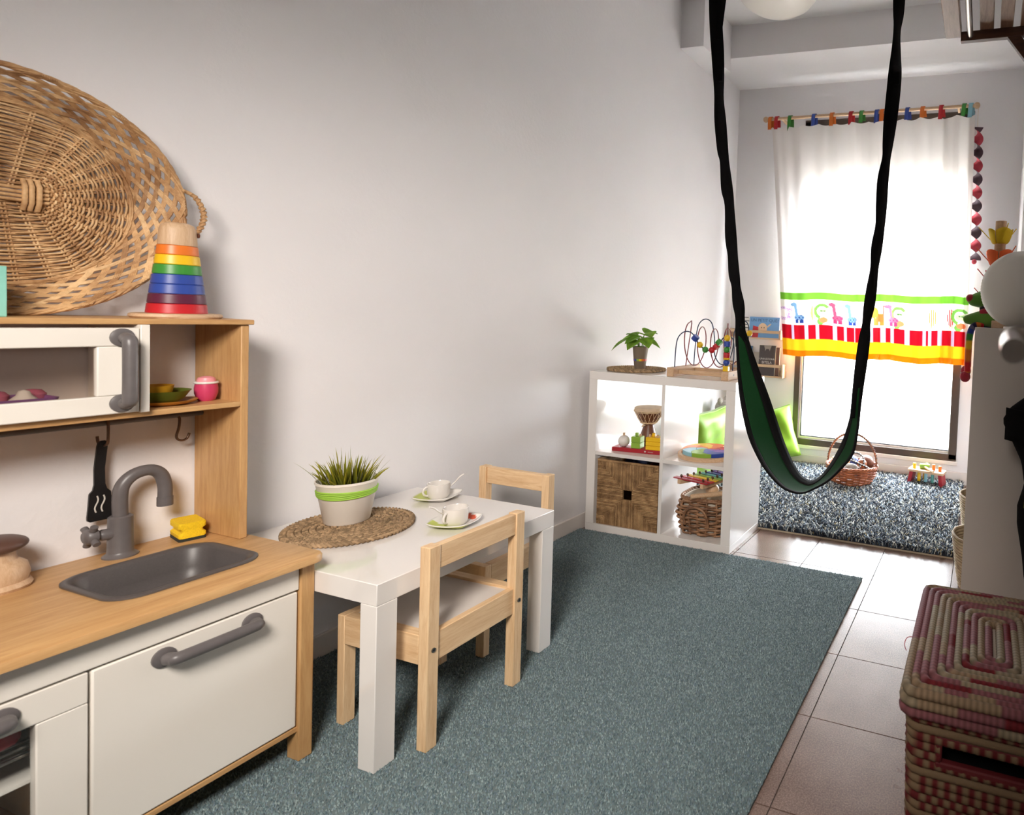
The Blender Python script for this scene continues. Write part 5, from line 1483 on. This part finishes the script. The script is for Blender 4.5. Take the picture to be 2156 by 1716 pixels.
# grey checked plush behind the cushions
px0 = (0.10, 2.66, 0.03)
pl = thing('plush_toy', 'small grey plush animal peeking over the cushion behind the cube shelf', 'soft toy', px0)
m = MB(); m.ball((px0[0], px0[1], 0.22), (0.075, 0.075, 0.20), 20, 14); m.ball((px0[0] + 0.01, px0[1] - 0.01, 0.425), (0.062, 0.062, 0.058), 20, 12)
obj('body', m, 'fabric_grey', pl, smooth=80)
for dy in (-0.05, 0.05):
    obj('ear', MB().ball((px0[0], px0[1] + dy, 0.475), (0.018, 0.024, 0.028), 14, 9), 'fabric_grey', pl, smooth=80)
for dy in (-0.022, 0.02):
    obj('eye', MB().ball((px0[0] + 0.052, px0[1] - 0.035 + dy, 0.44), 0.006, 10, 7), 'gasket_black', pl, smooth=80)

# ---------------------------------------------------------------- willow basket on the rug
c = (1.072, 2.60, 0.020)
rb = thing('handled_basket', 'reddish willow basket with a tall hoop handle on the shaggy rug', 'basket', c)
prof = [(0.118, 0.004), (0.140, 0.035), (0.158, 0.080), (0.165, 0.115)]
rad, shp = woven_basket(rb, c, prof, 'willow_red', 22, 12, 0.0046)
obj('bottom', MB().lathe([(0.0, 0.004), (0.118, 0.004), (0.118, 0.012), (0.0, 0.012)], 32, c), 'willow_red', rb)
m = MB()
for q in range(4):
    m.tube([(c[0] + (0.166 + 0.006 * math.cos(k * 0.55 + q * PI / 2)) * math.cos(2 * PI * k / 110), c[1] + (0.166 + 0.006 * math.cos(k * 0.55 + q * PI / 2)) * math.sin(2 * PI * k / 110), c[2] + 0.120 + 0.008 * math.sin(k * 0.55 + q * PI / 2)) for k in range(110)], 0.0042, 6, wrap=True)
obj('rim', m, 'willow_red', rb, smooth=80)
hoop = []
for k in range(41):
    a = PI * k / 40
    hoop.append((c[0] + 0.168 * math.cos(a), c[1] - 0.02 * math.cos(a), c[2] + 0.10 + 0.225 * math.sin(a) ** 0.85))
hh = MB(); hh.tube(hoop, 0.0055, 8)
ho = obj('hoop_handle', hh, 'willow_red', rb, smooth=80)
wrp = MB()
wrp.tube([(p[0] + 0.0072 * math.cos(k * 1.35), p[1] + 0.0072 * math.cos(k * 1.35 + 1.2), p[2] + 0.0072 * math.sin(k * 1.35)) for k, p in enumerate(smooth_path(hoop, 4))], 0.0026, 5)
obj('wrapping', wrp, 'willow_brown', ho, smooth=80)
for k in range(40):
    p = hoop[k]
    if 3 < k < 38:
        a = PI * k / 40
        obj('binding_knot', MB().ball((p[0] + 0.0075 * math.cos(a), p[1], p[2] + 0.0075 * math.sin(a)), 0.0042, 8, 6), 'paper_dark', ho, smooth=80)
# instruments inside it
solo('wooden_cup_rattle', MB().tube([(0.965, 2.535, 0.165), (0.975, 2.54, 0.170), (1.045, 2.60, 0.155)], [0.030, 0.032, 0.028], 22), 'toywood_x', 'pale wooden cylinder rattle at the edge of the hoop handle basket', 'rattle', (1.0, 2.56, 0.05), smooth=50)
solo('wooden_maraca', MB().ball((1.158, 2.655, 0.150), (0.050, 0.050, 0.050)), 'darkwood', 'dark wooden maraca ball in the hoop handle basket', 'maraca', (1.165, 2.66, 0.10), smooth=80)
solo('wooden_maraca', MB().ball((1.085, 2.52, 0.124), (0.060, 0.045, 0.042)), 'fabric_grey', 'pale grey shaker ball in the hoop handle basket', 'maraca', (1.085, 2.52, 0.09), smooth=80)
solo('wooden_maraca', MB().ball((1.062, 2.665, 0.150), (0.040, 0.040, 0.035)), 'paint_blue', 'blue painted shaker in the hoop handle basket', 'maraca', (1.08, 2.66, 0.11), smooth=80)
solo('wooden_maraca', MB().ball((1.145, 2.575, 0.160), (0.030, 0.030, 0.030)), 'willow_red', 'orange brown wooden shaker in the hoop handle basket', 'maraca', (1.13, 2.61, 0.12), smooth=80)
bs = thing('cord_bell_string', 'black and white beaded cord draped over the hoop handle basket', 'cord', (1.10, 2.55, 0.15))
loopp = smooth_path([(1.03, 2.50, 0.150), (1.07, 2.478, 0.135), (1.12, 2.475, 0.138), (1.15, 2.50, 0.160), (1.10, 2.53, 0.190), (1.05, 2.55, 0.205), (1.10, 2.58, 0.225), (1.15, 2.57, 0.205), (1.17, 2.53, 0.165), (1.21, 2.53, 0.140), (1.17, 2.50, 0.165), (1.11, 2.50, 0.185), (1.06, 2.51, 0.195)], 7)
obj('cord', MB().tube(loopp, 0.0052, 7), 'black_plastic', bs, smooth=80)
for k in range(0, len(loopp), 2):
    p = loopp[k]; obj('bead', MB().ball((p[0], p[1] - 0.003, p[2] + 0.003), 0.0042, 8, 6), 'paint_white', bs, smooth=80)

# ---------------------------------------------------------------- hammer bench
c = (1.545, 2.795, 0.024)
hbn = thing('hammer_bench', 'toy hammer bench with red ends and coloured pegs on the rug', 'toy', c)
def hb2(m): return turn(m, c, -0.16)
for sx in (-1, 1):
    x = c[0] + sx * 0.095
    m = MB(); m.loops([[(x - 0.012 + sx * o, c[1] - w_, c[2] + z), (x + 0.012 + sx * o, c[1] - w_, c[2] + z), (x + 0.012 + sx * o, c[1] + w_, c[2] + z), (x - 0.012 + sx * o, c[1] + w_, c[2] + z)] for z, w_, o in ((0, 0.055, 0.012), (0.078, 0.048, 0.0))])
    obj('end_foot', hb2(m), 'paint_crimson', hbn, bevel=0.002)
obj('top_board', hb2(MB().loops([[(p[0], p[1], c[2] + z) for p in rrect(c[0] - 0.118, c[1] - 0.056, c[0] + 0.118, c[1] + 0.056, 0.014)] for z in (0.0785, 0.094)])), 'toywood_x', hbn, bevel=0.0015)
for (dx, dy, cn, up) in ((-0.082, -0.018, 'yellow', 1), (-0.010, 0.032, 'limegreen', 1), (0.040, 0.015, 'orange', 1), (0.086, -0.005, 'orange', 1), (-0.045, -0.03, 'yellow', 0), (0.0, -0.03, 'lightblue', 0), (0.045, -0.03, 'teal', 0), (-0.02, 0.02, 'yellow', 0)):
    z0 = 0.094 if up else 0.018
    z1 = z0 + (0.036 if up else 0.060)
    m = MB(); m.lathe([(0.0, z0), (0.0105, z0), (0.011, z0 + 0.002), (0.011, z1 - 0.002), (0.0095, z1), (0.0, z1)], 18, (c[0] + dx, c[1] + dy, c[2]))
    obj('peg', hb2(m), 'paint_' + cn, hbn, smooth=40)
ham = thing('toy_mallet', 'toy mallet with a lime green head lying on the hammer bench', 'mallet', (c[0], c[1], c[2] + 0.095))
zc = c[2] + 0.094 + 0.018
obj('head', hb2(MB().tube([(c[0] - 0.050, c[1] - 0.005, zc), (c[0] - 0.046, c[1] - 0.004, zc), (c[0] + 0.010, c[1] + 0.004, zc + .002), (c[0] + 0.014, c[1] + 0.005, zc + .002)], [0.014, 0.0175, 0.0175, 0.014], 20)), 'paint_limegreen', ham, smooth=45)
obj('handle', hb2(MB().tube([(c[0] - 0.016, c[1] - 0.010, zc), (c[0] + 0.045, c[1] - 0.062, zc - 0.009), (c[0] + 0.058, c[1] - 0.072, zc - 0.010)], [0.0065, 0.0085, 0.0095], 14)), 'toywood_x', ham, smooth=50)

# ---------------------------------------------------------------- hanging swing
SWY = 0.80
sw = thing('sling_swing', 'green sling swing with black edging hanging on twisted black straps', 'swing', (1.22, SWY, 0.45))
A_px = [(1553, 690), (1551, 724), (1554, 790), (1560, 846), (1574, 911), (1592, 955), (1614, 992), (1644, 1024), (1671, 1037), (1692, 1038), (1712, 1030), (1742, 1014), (1770, 988), (1796, 955), (1807, 900), (1811, 850), (1813, 815)]
B_px = [(1562, 680), (1570, 700), (1592, 764), (1620, 840), (1640, 900), (1654, 940), (1668, 972), (1684, 998), (1700, 1010), (1712, 1012), (1727, 1004), (1744, 984), (1760, 958), (1776, 925), (1790, 880), (1796, 840), (1800, 805)]
nS = len(A_px)
def open_(k):
    t = k / (nS - 1); return min(1.0, math.sin(PI * min(1, max(0, t))) * 1.25)
Aw = [np.array(bp(*A_px[k], 1, SWY - 0.115 * open_(k))) for k in range(nS)]
Bw = [np.array(bp(*B_px[k], 1, SWY + 0.115 * open_(k))) for k in range(nS)]
Aw = smooth_path(Aw, 5); Bw = smooth_path(Bw, 5)
def band(f0, f1, nq):
    return [[tuple(a + (b - a) * (f0 + (f1 - f0) * q / nq) + V(0, 0, -0.010 * math.sin(PI * (f0 + (f1 - f0) * q / nq)))) for q in range(nq + 1)] for a, b in zip(Aw, Bw)]
m = MB(); m.loops(band(0.10, 0.76, 8), False, False, False); obj('seat_cloth', m, 'fabric_green', sw, smooth=180, solid=0.003)
m = MB(); m.loops(band(0.0, 0.125, 3), False, False, False); obj('edging', m, 'fabric_black', sw, smooth=180, solid=0.006)
m = MB(); m.loops(band(0.73, 1.0, 3), False, False, False); obj('edging', m, 'fabric_black', sw, smooth=180, solid=0.006)
def strap(pxs, W):
    """webbing of constant width that twists: the given pixel widths fix its turn"""
    pts = [bp(p[0], p[1], 1, SWY) for p in pxs]
    ppm = F_PX / ((Vector((1.2, SWY, 1.5)) - CAM).dot(FWD))
    wm = W * ppm
    ang = []
    for k, p in enumerate(pxs):
        a = math.acos(max(-1, min(1, p[2] / wm))) * (1 if len(p) < 4 else p[3]); ang.append(a)
    P = smooth_path([tuple(q) for q in pts], 5); AA = smooth_path([(a, 0, 0) for a in ang], 5)
    rings = []
    for p, a in zip(P, AA):
        dx, dy = math.cos(a[0]) * W / 2, math.sin(a[0]) * W / 2
        rings.append([(p[0] - dx, p[1] - dy, p[2]), (p[0], p[1] - 0.0, p[2]), (p[0] + dx, p[1] + dy, p[2])])
    mm = MB(); mm.loops(rings, False, False, False)
    return obj('strap', mm, 'fabric_black', sw, smooth=180, solid=0.003)
WB = 0.048
zc_ = CEIL
def above(px, x):   # strap continues straight up to its ceiling hook
    return px
strap([(1503, -480, 26), (1505, -200, 27), (1506, 0, 28), (1508, 60, 27), (1511, 110, 22), (1513, 160, 15), (1514, 205, 9), (1517, 260, 18), (1522, 320, 15), (1526, 345, 10), (1531, 400, 18), (1536, 435, 10), (1539, 500, 17), (1543, 540, 12), (1546, 580, 15), (1550, 605, 9), (1555, 640, 18), (1558, 668, 10), (1559, 700, 13), (1560, 730, 14)], WB)
strap([(1908, -480, 26), (1899, -200, 26), (1893, 0, 20), (1889, 60, 9), (1887, 110, 14), (1884, 160, 24), (1880, 205, 26), (1875, 250, 24), (1869, 305, 16), (1866, 335, 11), (1859, 380, 18), (1856, 430, 18), (1853, 475, 14), (1846, 520, 18), (1841, 565, 11), (1835, 610, 17), (1830, 645, 18), (1824, 682, 11), (1820, 715, 19), (1814, 760, 21), (1807, 815, 18), (1803, 850, 16), (1800, 880, 16)], WB)
for p in ((1513, 160), (1884, 165)):
    q = bp(p[0], p[1], 1, SWY)
    obj('strap_slider', MB().box(q.x - 0.017, q.y - 0.006, q.z - 0.022, q.x + 0.017, q.y + 0.006, q.z + 0.022), 'fabric_black', sw, bevel=0.004)
q = bp(1517, 40, 1, SWY)
m = MB(); m.box(q.x - 0.003, q.y - 0.004, q.z - 0.075, q.x + 0.014, q.y - 0.0015, q.z + 0.09); obj('strap_tail', turn(m, q, 0.10, 'Y'), 'fabric_black', sw)
for p in ((1503, -480), (1908, -480)):
    q = bp(p[0], p[1], 1, SWY)
    obj('ceiling_hook', MB().tube([(q.x, q.y, q.z - 0.01), (q.x, q.y, CEIL)], 0.006, 10), 'steel', sw, smooth=50)

# ---------------------------------------------------------------- ceiling dome lamp
c = (0.63, 2.00, CEIL)
cl = thing('dome_ceiling_lamp', 'round opal dome lamp on the ceiling before the beam', 'lamp', c)
obj('mount', MB().lathe([(0.0, 0), (0.20, 0), (0.20, -0.02), (0.0, -0.02)], 40, c), 'paint_white', cl, smooth=40)
obj('dome', MB().lathe([(0.24, -0.02), (0.245, -0.035), (0.232, -0.075), (0.20, -0.115), (0.15, -0.148), (0.08, -0.167), (0.0, -0.172)], 56, c), 'opal_glass', cl, smooth=60)

# ---------------------------------------------------------------- open shelf unit on the right wall
ux0, ux1, uy0, uy1, UH = 1.832, 2.106, 0.62, 2.20, 1.0835
su = thing('low_shelf_unit', 'tall grey white open shelf unit whose plain end panel faces the doorway', 'shelf unit', ((ux0 + ux1) / 2, (uy0 + uy1) / 2, 0))
obj('end_panel', MB().box(ux0, uy0, 0, ux1, uy0 + 0.022, UH), 'cabinet_grey_white', su, bevel=0.001)
obj('end_panel', MB().box(ux0, uy1 - 0.022, 0, ux1, uy1, UH), 'cabinet_grey_white', su, bevel=0.001)
obj('top_panel', MB().box(ux0 + .0005, uy0 + 0.0222, UH - 0.022, ux1, uy1 - 0.0222, UH), 'cabinet_grey_white', su)
obj('back_panel', MB().box(ux1 - 0.006, uy0 + 0.0222, 0.01, ux1, uy1 - 0.0222, UH - 0.0222), 'cabinet_grey_white', su)
obj('shelf_board', MB().box(ux0 + 0.003, uy0 + 0.0222, 0.40, ux1 - 0.0062, uy1 - 0.0222, 0.42), 'cabinet_grey_white', su)
obj('shelf_board', MB().box(ux0 + 0.003, uy0 + 0.0222, 0.74, ux1 - 0.0062, uy1 - 0.0222, 0.76), 'cabinet_grey_white', su)
obj('partition', MB().box(ux0 + 0.003, 1.60, 0.4202, ux1 - 0.0062, 1.618, 0.7398), 'cabinet_grey_white', su)
# seagrass baskets standing in its bottom row
def tall_basket(c, r0, r1, h, label):
    root = thing('seagrass_basket', label, 'basket', c, 'round seagrass baskets under the shelf unit')
    n = int(h / 0.0125)
    obj('bottom', MB().lathe([(0.0, 0.0), (r0, 0), (r0, 0.008), (0.0, 0.008)], 32, c), 'basket_straw', root)
    for i in range(n):
        z = 0.006 + i * 0.0125; r = r0 + (r1 - r0) * (z / h) ** 0.8
        pts = [(c[0] + (r + 0.0011 * math.sin(20 * 2 * PI * k / 60 + i * 1.6)) * math.cos(2 * PI * k / 60), c[1] + (r + 0.0011 * math.sin(20 * 2 * PI * k / 60 + i * 1.6)) * math.sin(2 * PI * k / 60), c[2] + z + 0.0008 * math.sin(k)) for k in range(60)]
        obj('coil', MB().tube(pts, 0.0068, 6, wrap=True), 'basket_straw', root, smooth=80)
    return root
tall_basket((1.915, 1.335, 0.0), 0.098, 0.138, 0.235, 'round seagrass basket under the shelf unit, on the tiles before the rug edge')
tall_basket((1.915, 1.900, 0.026), 0.098, 0.130, 0.215, 'round seagrass basket under the shelf unit, standing on the shaggy rug')
# paper globe
gc = (1.960, 0.755, UH)
gl = thing('paper_globe_lamp', 'round ribbed white paper globe lamp on top of the shelf unit', 'lamp', gc)
GR = 0.120
obj('foot', MB().lathe([(0.0, 0), (0.045, 0), (0.045, 0.006), (0.0, 0.008)], 28, gc), 'paint_white', gl, smooth=40)
prof = []
for k in range(81):
    a = PI * k / 80; r = GR * math.sin(a) * (1 + 0.006 * math.cos(k * PI)); prof.append((max(r, 0.0), GR - GR * math.cos(a) + 0.002))
obj('globe', MB().lathe(prof, 56, gc), 'paper_globe', gl, smooth=60)
# wood block
solo('wooden_block', MB().box(1.885, 1.30, UH, 1.955, 1.37, UH + 0.03), 'toywood_x', 'small pale wooden block on the shelf unit behind the paper globe', 'block', (1.92, 1.335, UH), bevel=0.002)
# frog puppet
fc = (1.84, 1.43, UH)
fr = thing('frog_puppet', 'green plush frog puppet with red nose and striped legs on the shelf edge', 'puppet', fc)
def blob(pts, rs, n=18, flat=1.0): 
    m = MB(); m.tube(smooth_path(pts, 5), list(np.interp(np.linspace(0, 1, (len(pts) - 1) * 5 + 1), np.linspace(0, 1, len(rs)), rs)), n, flat=flat); return m
body = blob([(1.96, 1.46, UH + 0.02), (1.95, 1.46, UH + 0.06), (1.935, 1.455, UH + 0.10), (1.92, 1.45, UH + 0.125)], [0.05, 0.056, 0.05, 0.035])
fb = obj('body', body, 'plush_green', fr, smooth=80)
up = blob([(1.955, 1.44, UH + 0.105), (1.90, 1.435, UH + 0.122), (1.85, 1.43, UH + 0.118), (1.812, 1.425, UH + 0.112), (1.800, 1.425, UH + 0.110)], [0.040, 0.048, 0.036, 0.022, 0.008], 18, 1.0)
obj('upper_jaw', up, 'plush_green', fr, smooth=80)
obj('nose', MB().ball((1.808, 1.422, UH + 0.122), (0.018, 0.022, 0.018)), 'plush_red', fr, smooth=80)
lo = blob([(1.955, 1.44, UH + 0.040), (1.90, 1.43, UH + 0.042), (1.84, 1.425, UH + 0.036), (1.795, 1.42, UH + 0.030), (1.785, 1.42, UH + 0.028)], [0.040, 0.042, 0.030, 0.018, 0.006], 18)
obj('lower_jaw', lo, 'plush_green', fr, smooth=80)
obj('mouth', blob([(1.95, 1.43, UH + 0.08), (1.89, 1.425, UH + 0.082), (1.85, 1.42, UH + 0.074)], [0.040, 0.034, 0.008]), 'plush_dark', fr, smooth=80)
obj('tongue', blob([(1.93, 1.415, UH + 0.070), (1.88, 1.41, UH + 0.068), (1.85, 1.41, UH + 0.062)], [0.020, 0.018, 0.010]), 'plush_red', fr, smooth=80)
for dy in (-0.02, 0.03):
    ey = obj('eye', MB().ball((1.915, 1.43 + dy, UH + 0.168), 0.016, 14, 9), 'paint_white', fr, smooth=80)
    obj('pupil', MB().ball((1.905, 1.422 + dy, UH + 0.171), 0.008, 10, 7), 'gasket_black', ey, smooth=80)
obj('sleeve', blob([(1.98, 1.46, UH + 0.012), (1.90, 1.45, UH + 0.016), (1.845, 1.44, UH + 0.014)], [0.016, 0.018, 0.012]), 'plush_blue', fr, smooth=80)
stripe = [s(196, 40, 44), s(200, 110, 40), s(30, 34, 66), s(84, 84, 110), s(44, 60, 130), s(62, 130, 56), s(214, 170, 40), s(206, 110, 40)]
for (yy_, zl_) in ((1.405, 0.225), (1.475, 0.205)):
    m = MB(); path = smooth_path([(1.87, yy_ + 0.01, UH + 0.012), (1.835, yy_, UH + 0.008), (1.817, yy_, UH - 0.02), (1.812, yy_, UH - 0.09), (1.813, yy_, UH - zl_ + 0.03)], 9)
    P = [np.array(p) for p in path]; nn = 12
    rings = []
    for k, p in enumerate(P):
        t0 = P[min(k + 1, len(P) - 1)] - P[max(k - 1, 0)]; t0 /= np.linalg.norm(t0); n1 = np.cross(t0, V(0, 1, 0)); n1 /= np.linalg.norm(n1)
        rings.append([p + 0.0135 * (math.cos(2 * PI * q / nn) * n1 + math.sin(2 * PI * q / nn) * V(0, 1, 0)) for q in range(nn)])
    m.loops(rings)
    for k in range(len(P)):
        m.c.extend([stripe[(k // 4) % len(stripe)]] * nn)
    lg = obj('leg', m, 'stripe_knit', fr, smooth=80)
    obj('foot', MB().ball((1.805, yy_ - 0.004, UH - zl_ + 0.012), (0.022, 0.017, 0.024), 16, 10), 'plush_red', lg, smooth=80)
fr.location.x -= 0.014
# felt flower stacker
tc = (1.905, 1.58, UH)
ft = thing('felt_flower_tower', 'cork column with yellow orange and red felt petals on the shelf unit', 'toy', tc)
obj('core', MB().tube([(tc[0], tc[1], tc[2]), (tc[0], tc[1], tc[2] + 0.475)], 0.024, 18), 'cork', ft, smooth=50)
def cup_felt(z, r, h, mat, a0):
    for k in range(4):
        aa = a0 + k * PI / 2
        m = MB()
        def fn(u, v, aa=aa):
            a = aa + (u - .5) * 1.45; rr = 0.026 + (r - 0.026) * v ** 0.7; zz = z + h * v ** 1.6 + 0.012 * math.cos((u - .5) * PI) * v
            return (tc[0] + rr * math.cos(a), tc[1] + rr * math.sin(a), tc[2] + zz)
        m.grid(fn, 8, 6); obj('petal', m, mat, ft, smooth=80, solid=0.003)
    for k in range(3):
        aa = a0 + 0.5 + k * 2.1
        obj('stick', MB().tube([(tc[0] + 0.024 * math.cos(aa), tc[1] + 0.024 * math.sin(aa), tc[2] + z), (tc[0] + (r + 0.045) * math.cos(aa), tc[1] + (r + 0.045) * math.sin(aa), tc[2] + z + h + 0.022)], 0.0022, 6), mat, ft)
cup_felt(0.375, 0.052, 0.055, 'felt_yellow', 0.3)
cup_felt(0.275, 0.056, 0.060, 'felt_orange', 0.7)
cup_felt(0.185, 0.056, 0.060, 'felt_red', 0.1)
cup_felt(0.095, 0.056, 0.060, 'felt_red', 0.6)

# ---------------------------------------------------------------- lidded coil basket
lx0, lx1, ly0, ly1, LZ = 1.742, 2.090, -0.105, 0.382, 0.400
lb = thing('lidded_basket', 'coiled red and straw basket chest with a lid on the tiles', 'basket', ((lx0 + lx1) / 2, (ly0 + ly1) / 2, 0))
RED_, STRAW, PINK, OLIVE = s(112, 30, 36), s(146, 122, 96), s(134, 82, 86), s(146, 130, 106)
def coil_rect(x0, y0, x1, y1, z, r, seed, pal, wts, nm, corner=0.02):
    q = random.Random(seed); pts = []; P = rrect(x0, y0, x1, y1, min(corner, (x1 - x0) / 2.01, (y1 - y0) / 2.01), 3)
    P = [np.array(p) for p in P] ; P.append(P[0])
    for a, b in zip(P[:-1], P[1:]):
        L_ = np.linalg.norm(b - a); n = max(1, int(L_ / 0.0055))
        for j in range(n): pts.append(a + (b - a) * j / n)
    m = MB(); n = len(pts); rr3 = [r * (1.0 if k % 2 else 0.91) for k in range(n)]
    m.tube([(p[0], p[1], z) for p in pts], rr3, 8, wrap=True)
    col = []; cur_ = q.choices(pal, wts)[0]; left = q.randint(5, 22)
    for k in range(n):
        if left <= 0: cur_ = q.choices(pal, wts)[0]; left = q.randint(4, 22)
        left -= 1
        cc = cur_ if k % 2 else tuple(x * 0.62 for x in cur_)
        col.extend([cc] * 8)
    m.c = col
    return m
CR = 0.0155
nlid = 11
for k in range(nlid):
    d = k * 0.0152
    if lx0 + d + CR > lx1 - d - CR: break
    zz = LZ - 0.012 + 0.0015 * min(k, 3)
    obj_m = coil_rect(lx0 + CR * .6 + d, ly0 + CR * .6 + d, lx1 - CR * .6 - d, ly1 - CR * .6 - d, zz, 0.0100, 40 + k, [PINK, OLIVE, STRAW, RED_], [4, 4, 3, 1], 'coil')
    if k == 0:
        lid_ = obj('lid', obj_m, 'coil_basket', lb, smooth=80)
    else:
        obj('lid_coil', obj_m, 'coil_basket', lid_, smooth=80)
obj('lid_core', MB().box(lx0 + 0.012, ly0 + 0.012, LZ - 0.030, lx1 - 0.012, ly1 - 0.012, LZ - 0.014), 'liner_linen', lid_)
for k in range(2):
    obj('lid_coil', coil_rect(lx0 + 0.006, ly0 + 0.006, lx1 - 0.006, ly1 - 0.006, LZ - 0.030 - 0.018 * k, 0.0098, 70 + k, [PINK, OLIVE, STRAW, RED_], [3, 4, 4, 2], 'coil'), 'coil_basket', lid_, smooth=80)
hx0_, hx1_, hz0_, hz1_ = 1.825, 2.005, 0.262, 0.300
bz = 0.009; kk = 0
while bz < LZ - 0.058:
    t = bz / LZ; ins = 0.016 + 0.014 * (1 - t)
    X0, Y0, X1, Y1 = lx0 + ins, ly0 + ins, lx1 - ins, ly1 - ins
    m = coil_rect(X0, Y0, X1, Y1, bz, 0.0098, 100 + kk, [RED_, STRAW, OLIVE], [4, 5, 3], 'coil')
    # alternate stitches of red and straw, darkened: body shade put into the colour
    nP = len(m.v) // 8
    m.c = []
    q = random.Random(200 + kk)
    for k in range(nP):
        ph = ((k + kk * 2) // 2) % 2
        m.c.extend([(s(92, 26, 28) if ph and (kk % 5) != 3 else s(120, 98, 74))] * 8)
    if hz0_ < bz < hz1_:
        # leave the grip opening in the near side free
        keep = [i for i, p in enumerate(m.v) if not (p[1] < Y0 + 0.02 and hx0_ < p[0] < hx1_)]
        ks_ = set(keep); m.f = [f for f in m.f if all(i in ks_ for i in f)]
    obj('coil', m, 'coil_basket', lb, smooth=80)
    bz += 0.0172; kk += 1
yg = ly0 + 0.019
gm = MB()
for a in ((hx0_ - 0.012, hz0_ - 0.016, hx1_ + 0.012, hz0_), (hx0_ - 0.012, hz1_, hx1_ + 0.012, hz1_ + 0.012), (hx0_ - 0.012, hz0_, hx0_, hz1_), (hx1_, hz0_, hx1_ + 0.012, hz1_)):
    gm.box(a[0], yg - 0.006, a[1], a[2], yg + 0.010, a[3])
plain('grip_maroon', s(96, 20, 26), 0.7)
obj('grip_border', gm, 'grip_maroon', lb, bevel=0.003)
obj('inner_wall', MB().box(lx0 + 0.05, ly0 + 0.09, 0.012, lx1 - 0.05, ly1 - 0.05, LZ - 0.06), 'gasket_black', lb)
obj('loose_thread', MB().tube(smooth_path([(lx0 + 0.002, 0.12, LZ - 0.02), (lx0 - 0.012, 0.115, LZ - 0.022), (lx0 - 0.016, 0.10, LZ - 0.03), (lx0 - 0.010, 0.085, LZ - 0.035)], 5), 0.0009, 5), 'paint_crimson', lb)

# ---------------------------------------------------------------- coat rack with slatted hat shelf, right wall
rkx = 2.12
rk = thing('slatted_wall_rack', 'brown slatted wooden hat shelf with a metal rail on the right wall', 'wall rack', (2.10, 0.2, 1.93))
ra, rb_ = -0.55, 0.585
for k, (x0, x1) in enumerate(((1.703, 1.748), (1.800, 1.838), (1.855, 1.890), (1.908, 1.943), (1.960, 1.995), (2.012, 2.047), (2.064, 2.099))):
    y1 = 0.60 if k == 0 else rb_
    z0 = 1.935
    if k == 0:
        m = MB().loops([[(x0, p[0], p[1]) for p in rrect(ra, 1.930, y1 + 0.01, 1.962, 0.012, 4)], [(x1, p[0], p[1]) for p in rrect(ra, 1.930, y1 + 0.01, 1.962, 0.012, 4)]])
        obj('front_board', m, 'rackwood_y', rk, bevel=0.002)
    else:
        obj('slat', MB().box(x0, ra, z0, x1, y1, z0 + 0.016), 'rackwood_y', rk, bevel=0.002)
for y in (0.575, -0.50):
    m = MB(); m.box(1.748, y, 1.908, 2.119, y + 0.020, 1.9348)
    m.prism([(1.876, 1.908), (1.912, 1.908), (2.119, 1.62), (2.119, 1.572)], 1, y, y + 0.020)
    m.box(2.100, y, 1.56, 2.1195, y + 0.020, 1.908)
    obj('bracket', m, 'bracketwood', rk, bevel=0.0015)
obj('metal_rail', MB().tube([(1.774, ra, 1.9215), (1.774, 0.602, 1.9215)], 0.0085, 16), 'steel', rk, smooth=50)
for y in (0.05, 0.30, 0.505):
    obj('coat_hook', MB().tube(smooth_path([(2.119, y, 1.30), (2.09, y, 1.30), (2.075, y, 1.285), (2.07, y, 1.30)], 4), 0.005, 8), 'steel', rk, smooth=60)

# black bag hanging on the rack hook
bgc = (2.03, 0.50, 0.36)
bg_ = thing('black_bag', 'slouchy black fabric bag with a yellow tag hanging on the right wall', 'bag', bgc)
def bagfn(u, v):
    a = u * 2 * PI
    z = 0.33 + 0.57 * v
    # two bulges with a pinch between, folds along the edge
    zs_ = [0.33, 0.40, 0.46, 0.55, 0.60, 0.66, 0.72, 0.78, 0.83, 0.87, 0.90]
    xl = [2.02, 1.998, 1.990, 1.972, 1.970, 1.985, 1.975, 1.945, 1.918, 1.940, 1.975]
    x0 = float(np.interp(z, zs_, xl)); x1 = 2.105
    th = 0.055 * (0.6 + 0.4 * math.sin(PI * v))
    cx, rx = (x0 + x1) / 2, (x1 - x0) / 2
    fold = 1 + 0.05 * math.sin(5 * a + 9 * v) + 0.03 * math.sin(11 * a - 7 * v)
    ca = math.cos(a); return (cx + rx * ca * (fold if ca > 0 else 1), 0.505 + th * fold * math.sin(a), z)
m = MB(); m.grid(bagfn, 40, 36)
obj('body', m, 'fabric_black', bg_, smooth=80)
m = MB(); m.tube(smooth_path([(2.02, 0.505, 0.885), (2.05, 0.505, 1.08), (2.078, 0.505, 1.295), (2.085, 0.505, 1.08), (2.09, 0.505, 0.88)], 6), 0.006, 8)
obj('carry_strap', m, 'fabric_black', bg_, smooth=80)
obj('pocket_flap', MB().grid(lambda u, v: (1.925 + 0.15 * u, 0.440 - 0.006 * math.sin(u * 9), 0.79 + 0.085 * v - 0.02 * u), 10, 6), 'fabric_black', bg_, smooth=80, solid=0.004)
obj('yellow_tag', MB().box(1.983, 0.437, 0.612, 2.01, 0.443, 0.655), 'yellow_cloth', bg_, bevel=0.002)
